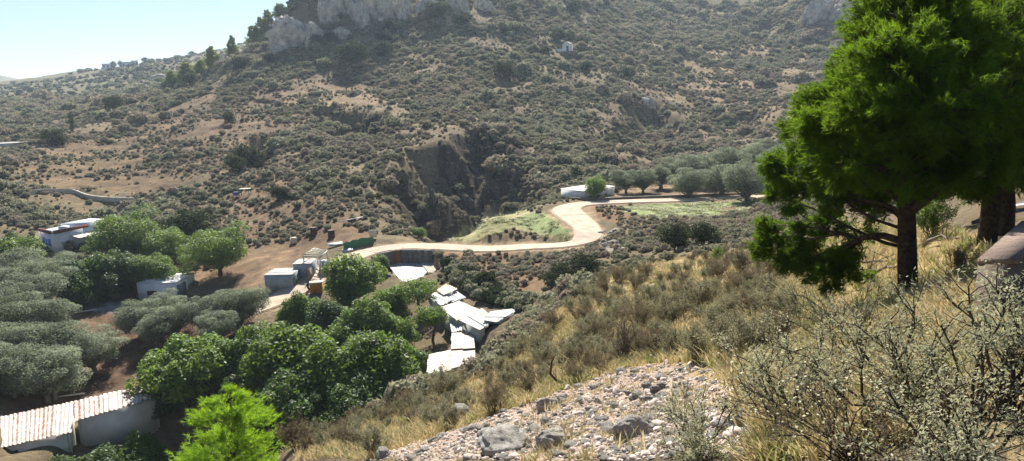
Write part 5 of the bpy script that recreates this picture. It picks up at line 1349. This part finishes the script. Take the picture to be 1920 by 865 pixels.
# rubble along the upper edge of the scree
BM = [boulder(540 + k, M_rock, 4, .45) for k in range(5)]
def rock(px, py, wpx, label, k, group=None, flat=1.0, sink=.3):
    g = hit(px, py, H, 3.5); D = np.hypot(*g[:2]); s = wpx / FPX * D / 2
    o = mobj('rock', BM[k % 5]); o.location = g + [0, 0, s * (.35 - sink * .5)]; o.scale = (s, s * .8, s * flat); o.rotation_euler = (.2 * (k % 3 - 1), .15 * (k % 2), k * 1.7)
    prop(o, label, 'rock', group)
rock(1182, 815, 92, 'largest pale rock in the middle of the gravel, overhanging its shadow', 0, flat=1.1)
rock(945, 845, 130, 'big broken rock at the bottom edge left of centre', 1, flat=.8)
rock(1040, 835, 85, 'squarish grey rock right of the big broken rock', 2, flat=1.0)
rock(665+200, 785, 60, 'grey rough rock at the upper left edge of the gravel', 3)
rock(1025, 770, 58, 'dark jutting rock on the upper rim of the gravel', 4)
rock(1165, 702, 30, 'rock at the top of the gravel fan', 1)
rock(1395, 790, 75, 'pale bluish rock among the thorny shrubs', 2, flat=.7)
rock(718, 858, 42, 'rock at the bottom left end of the gravel', 3)
rock(945, 795, 40, 'flat rock on the gravel rim left of the dark jutting rock', 0, flat=.6)
rr = rnd(9)
for k in range(64):
    t = rr.rand(); px = 790 + 540 * t + rr.normal(0, 26); py = 838 - 142 * t + abs(rr.normal(0, 22)) * (1 if rr.rand() < .75 else -.4)
    if py < 862: rock(px, py, rr.uniform(12, 30), 'fist to head sized grey stone strewn along the gravel rim', k, 'stones along the gravel rim', rr.uniform(.6, 1))
for k in range(34): rock(rr.uniform(860, 1300), rr.uniform(775, 860), rr.uniform(10, 26), 'small loose stone lying in the gravel', k, 'loose stones in the gravel', rr.uniform(.6, 1))
# grey boulders by the road bend
for k in range(26):
    g = hit(1125 + rr.uniform(0, 55), 432 + rr.uniform(0, 36)); o = mobj('rock', BM[k % 5]); s = rr.uniform(.25, .7); o.location = g; o.scale = (s, s, s * .8); o.rotation_euler = (0, 0, k); prop(o, 'grey boulder tipped beside the road bend', 'rock', 'boulders beside the road bend')
# shrubs of the slope
SG = [twig_shrub(600 + k, L_grey, M_bark_grey, 1.0, 1.4, 16, .055, 34, 8, .014) for k in range(4)]
SB = [twig_shrub(610 + k, L_brown, M_bark_grey, 1.0, 1.4, 18, .045, 24, 9, .013) for k in range(4)]
SN = [twig_shrub(620 + k, L_brown, M_bark_grey, 1.0, .9, 20, .03, 4, 10, .014, .7) for k in range(2)]
def shrub(name, label, px, py, hpx, kinds, k, group=None, wx=1.0, rmin=3.0):
    g = hit(px, py, H, rmin); D = np.hypot(*g[:2]); s = hpx / FPX * D
    root = thing(name, label, 'shrub', g, rz=k * 1.9, sc=(s * wx, s * wx, s), group=group)
    b_, f_ = kinds[k % len(kinds)]; mobj('branches', b_, root)
    if f_: mobj('foliage', f_, root)
    return root
shrub('bare_shrub', 'bare grey-brown twiggy bush standing upright on the golden grass', 1172, 680, 92, SN, 0)
shrub('bare_shrub', 'rounded bare bush with spreading twigs beside the pine foliage', 1392, 512, 55, SN, 1, wx=1.4)
shrub('green_shoot_bush', 'small fresh green bush on the slope left of the pine', 1345, 495, 32, [twig_shrub(630, L_broad2, M_bark, 1, .9, 10, .09, 20, 6, .014)], 0)
shrub('grey_shrub', 'tall thin grey shrub left of the bare upright bush', 1075, 700, 80, SG, 1)
placed = []
rr = rnd(15); cnt = 0
while cnt < 230:
    px = rr.uniform(520, 1480); py = rr.uniform(450, 860)
    g = hit(px, py, H, 3.0); D = np.hypot(*g[:2])
    if D > 95 or D < 11 or not inpoly(g[:1], g[1:2], NEAR)[0] or inpoly(g[:1], g[1:2], GRAVEL)[0]: continue
    edge = perlin(np.array([g[0] / 9.0]), np.array([g[1] / 9.0 + 5]))[0]
    if rr.rand() > .55 + 1.1 * edge + (.25 if D > 26 else 0): continue
    hm = rr.uniform(.5, 1.05) * (1.15 if D > 25 else .8)
    if any(math.hypot(g[0] - q[0], g[1] - q[1]) < .55 * (hm + q[2]) * .8 for q in placed): continue
    placed.append((g[0], g[1], hm)); grey = rr.rand() < .55
    zone = ('at the lower left foot of the near slope' if px < 760 else 'on the slope just above the gravel' if py > 660 else 'on the slope right of the tin-roofed barns' if px < 1080 else 'in the middle of the dry near slope' if px < 1290 else 'on the slope left of the big pine')
    zone += ', far edge' if D > 42 else ''
    tone = 'grey-green' if grey else 'brownish'
    root = thing('slope_shrub', tone + (' tall' if hm > .95 else ' low' if hm < .65 else '') + ' twiggy shrub ' + zone, 'shrub', g, rz=rr.uniform(0, 6.28), sc=hm, group=tone + ' shrubs ' + zone)
    b_, f_ = (SG if grey else SB)[cnt % 4]; mobj('branches', b_, root); mobj('foliage', f_, root); cnt += 1
# scrub along the dry bank below the road (uncounted cushions)
x = rng.uniform(-20, 40, 9000); y = rng.uniform(55, 104, 9000); k = (inpoly(x, y, BANK) & (rng.rand(9000) < .55 + fbm(x, y, 5, 3)))
d, _ = polydist(x, y, road_line); k &= d > 2.8
x, y = x[k], y[k]; scatter('bank_scrub', np.stack([x, y, H(x, y)], 1), rng.lognormal(-.35, .3, len(x)), rng.rand(len(x)) * 6.28, cd + cv[:2], 'rusty dry scrub on the bank below the road')
# thorny silver-leaved shrubs closest to the camera
def fshrub(label, px, py, D, hm, wm, seed, stems, per, leaf, mat, twigs=9, name='thorny_shrub', rt=.010):
    p = at(px, py, D); g = np.array([p[0], p[1], float(H(p[0], p[1]))])
    root = thing(name, label, 'shrub', g); b_, f_ = twig_shrub(seed, mat, M_bark, hm, wm, stems, leaf, per, twigs, rt, 1.0)
    mobj('branches', b_, root)
    if f_: mobj('foliage', f_, root)
    return root
fshrub('wide silver-leaved thorny shrub at the centre of the lower right', 1490, 800, 5.6, .80, 1.9, 701, 22, 28, .026, L_silver)
fshrub('silver-leaved thorny shrub below the pine trunk', 1690, 800, 4.6, .72, 1.5, 702, 20, 28, .026, L_silver)
fshrub('silver thorny shrub at the right edge in front of the parapet', 1860, 800, 4.0, .66, 1.3, 703, 20, 28, .024, L_silver)
fshrub('low thorny shrub at the left of the shrub thicket beside the gravel', 1310, 850, 5.6, .55, 1.0, 704, 16, 30, .026, L_silver)
fshrub('tall sparse thorny shrub behind the thicket', 1590, 700, 7.4, .85, 1.7, 705, 16, 30, .028, L_grey)
fshrub('dark twiggy shrub at the bottom right corner', 1800, 860, 3.2, .5, 1.2, 706, 18, 30, .02, L_silver)
root = fshrub('brown dry shrub dotted with pale straw flower heads at the bottom edge', 1600, 855, 4.0, .48, 1.5, 707, 26, 16, .018, L_brown, 10, 'flowering_shrub', .006)
r_ = rnd(8); mb = MB(); n = 280
c = np.stack([r_.normal(0, .42, n), r_.normal(0, .34, n), r_.uniform(.2, .52, n)], 1)
for k in range(3): leaves(mb, c, np.tile([0, -.3, 1.0], (n, 1)), .015, r_, .8, .4)
mobj('flower_heads', mb.get('flower_heads', L_flower, False, 'lv'), root)
# fallen branches under the pine
for k, (a, b_) in enumerate((((1560, 520), (1680, 492)), ((1600, 525), (1690, 510)), ((1730, 470), (1800, 455)))):
    p, q = hit(*a, H, 8), hit(*b_, H, 8); root = thing('fallen_branch', ('grey fallen branch lying left of the pine trunk', 'second grey fallen branch at the foot of the pine', 'thin fallen branch right of the pine trunk')[k], 'branch', p)
    mb = MB(); B = limb(p + [0, 0, .08], q + [0, 0, .1], rng, .03, 8); mb.tube(B, np.linspace(.05, .02, 8), 6)
    for s in range(5): o_ = B[rng.randint(1, 7)]; mb.tube(limb(o_, o_ + rng.normal(0, .25, 3) + [0, 0, .15], rng, .05, 4), np.linspace(.018, .006, 4), 4)
    part('wood', mb, M_bark_grey, root, True)
p = hit(1060, 722, H, 5); root = thing('dead_branch', 'bent dead branch on the grass above the gravel', 'branch', p); mb = MB(); mb.tube([[0, 0, 0], [-.2, .1, .08], [-.35, .1, .25], [-.3, .15, .55], [-.2, .1, .75]], [.04, .035, .03, .02, .01], 6); mobj('wood', mb.get('wood', M_bark, True), root)
# shrub behind the pine trunk
shrub('roadside_bush', 'light green bush behind the pine trunk on the right', 1748, 452, 75, [twig_shrub(640, L_broad2, M_bark, 1, 1.3, 16, .07, 26, 8, .012)], 0, rmin=16)
shrub('roadside_bush', 'dry bush between the pine trunk and the leaning trunk', 1800, 520, 55, SB, 2, rmin=9)

# weeds on the fields
for poly, nm, lb in ((FIELD_A, 'field_weeds', 'short green weeds on the wedge-shaped field inside the road bend'), (FIELD_B, 'field_weeds', 'short green weeds on the right-hand field below the road')):
    x = rng.uniform(poly[:, 0].min(), poly[:, 0].max(), 5000); y = rng.uniform(poly[:, 1].min(), poly[:, 1].max(), 5000)
    k = inpoly(x, y, poly) & (rng.rand(5000) < .25 + 1.0 * fbm(x, y, 4, 3)); d, _ = polydist(x, y, road_line); k &= d > 2.6
    x, y = x[k], y[k]; scatter(nm, np.stack([x, y, H(x, y)], 1), rng.lognormal(-.1, .4, len(x)), rng.rand(len(x)) * 6.28, [blade_tuft(560 + k, L_grass, 30, .14, .3, .03) for k in range(3)], lb)

# broken rock standing out of the dark cliff and the hollows
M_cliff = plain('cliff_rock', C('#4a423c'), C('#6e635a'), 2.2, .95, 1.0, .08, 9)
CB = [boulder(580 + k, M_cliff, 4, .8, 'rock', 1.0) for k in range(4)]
rr = rnd(33); n = 0
cl = CLIFF
while n < 70:
    if n < 52: px, py = rr.uniform(700, 1000), rr.uniform(250, 440)
    else: px, py = ((rr.uniform(580, 730), rr.uniform(205, 275)) if n < 60 else (rr.uniform(1120, 1300), rr.uniform(190, 285)))
    g = hit(px, py, H, 112)
    if n < 52 and (not inpoly(g[:1], g[1:2], CLIFF)[0] or g[1] < 115): n += .02; continue
    n = int(n) + 1; o = mobj('rock', CB[n % 4]); s = rr.uniform(.5, 1.7); o.location = g; o.scale = (s, s * .7, s * rr.uniform(.8, 1.8)); o.rotation_euler = (rr.normal(0, .2), rr.normal(0, .2), rr.uniform(0, 6))
    lb = 'dark jagged rock jutting from the cliff above the road' if n <= 52 else 'dark rock in the shaded hollow of the left slope' if n <= 60 else 'dark rock in the gully above the olive grove'
    prop(o, lb, 'rock', lb.replace('rock', 'rocks'))
# straw tufts growing through the gravel
x, y = slope_points(1800, -14, 26, 4.2, 24, GRAVEL, None, .8); k = rng.rand(len(x)) < .35 + 1.2 * fbm(x, y, 2.5, 2); x, y = x[k], y[k]
scatter('gravel_grass', np.stack([x, y, H(x, y)], 1), rng.lognormal(-.2, .3, len(x)), rng.rand(len(x)) * 6.28, [blade_tuft(570 + k, L_straw, 16, .15, .12, .006) for k in range(3)], 'thin dry grass growing through the gravel')

# thick scrub in the gully right of the barns
GUL = hitpoly([(828, 494), (850, 498), (900, 520), (960, 552), (1010, 570), (985, 586), (930, 574), (880, 556), (850, 530)], H, 6, True, 54)
x = rng.uniform(GUL[:, 0].min(), GUL[:, 0].max(), 3000); y = rng.uniform(GUL[:, 1].min(), GUL[:, 1].max(), 3000); k = inpoly(x, y, GUL) & (rng.rand(3000) < .6 + fbm(x, y, 5, 2)); x, y = x[k], y[k]
scatter('gully_scrub', np.stack([x, y, H(x, y)], 1), rng.lognormal(.0, .35, len(x)), rng.rand(len(x)) * 6.28, cv[:3] + [cushion(95 + k, L_hill, 'gully_bush') for k in range(3)], 'thick dark scrub in the gully to the right of the barns')

# scrub spilling over the brow of the near slope
BROW = hitpoly([(700, 775), (800, 738), (860, 722), (908, 694), (950, 648), (990, 604), (1030, 560), (1100, 530), (1110, 545), (1040, 590), (990, 645), (905, 715), (810, 752), (710, 790)], H, 4, True, 30)
x = rng.uniform(BROW[:, 0].min(), BROW[:, 0].max(), 5000); y = rng.uniform(BROW[:, 1].min(), BROW[:, 1].max(), 5000); r = np.hypot(x, y); k = inpoly(x, y, BROW) & (rng.rand(5000) < .75) & (r < 74) & ~inpoly(x, y, GUL)
cy_ = np.array([hit(c_[0], c_[1], H, 54)[:2] for c_ in ((890, 596), (850, 670), (920, 592), (850, 640), (868, 612), (845, 560))])
for c_ in cy_: k &= np.hypot(x - c_[0], y - c_[1]) > 4.2
x, y = x[k], y[k]
scatter('brow_scrub', np.stack([x, y, H(x, y)], 1), rng.lognormal(-.25, .35, len(x)), rng.rand(len(x)) * 6.28, cd[:3] + cv[3:], 'grey-brown scrub along the brow of the near slope above the barns')
# ================================================================== AIR
m_haze = bpy.data.materials.new('haze_air'); m_haze.use_nodes = True
nt = m_haze.node_tree; nt.nodes.clear()
ho = nt.nodes.new('ShaderNodeOutputMaterial'); hv = nt.nodes.new('ShaderNodeVolumePrincipled')
hv.inputs['Color'].default_value = (.70, .84, 1.0, 1); hv.inputs['Density'].default_value = 0.00019; hv.inputs['Anisotropy'].default_value = .25
nt.links.new(hv.outputs[0], ho.inputs['Volume'])
mb = MB()
zlo, zhi = float(GZ.min()) - 1.2, float(GZ.max()) + 14
mb.box((0, 0, (zlo + zhi) / 2), (5500, 5500, zhi - zlo))
prop(mobj('haze', mb.get('haze', m_haze)), 'thin pale haze hanging in the valley air', kind='stuff')
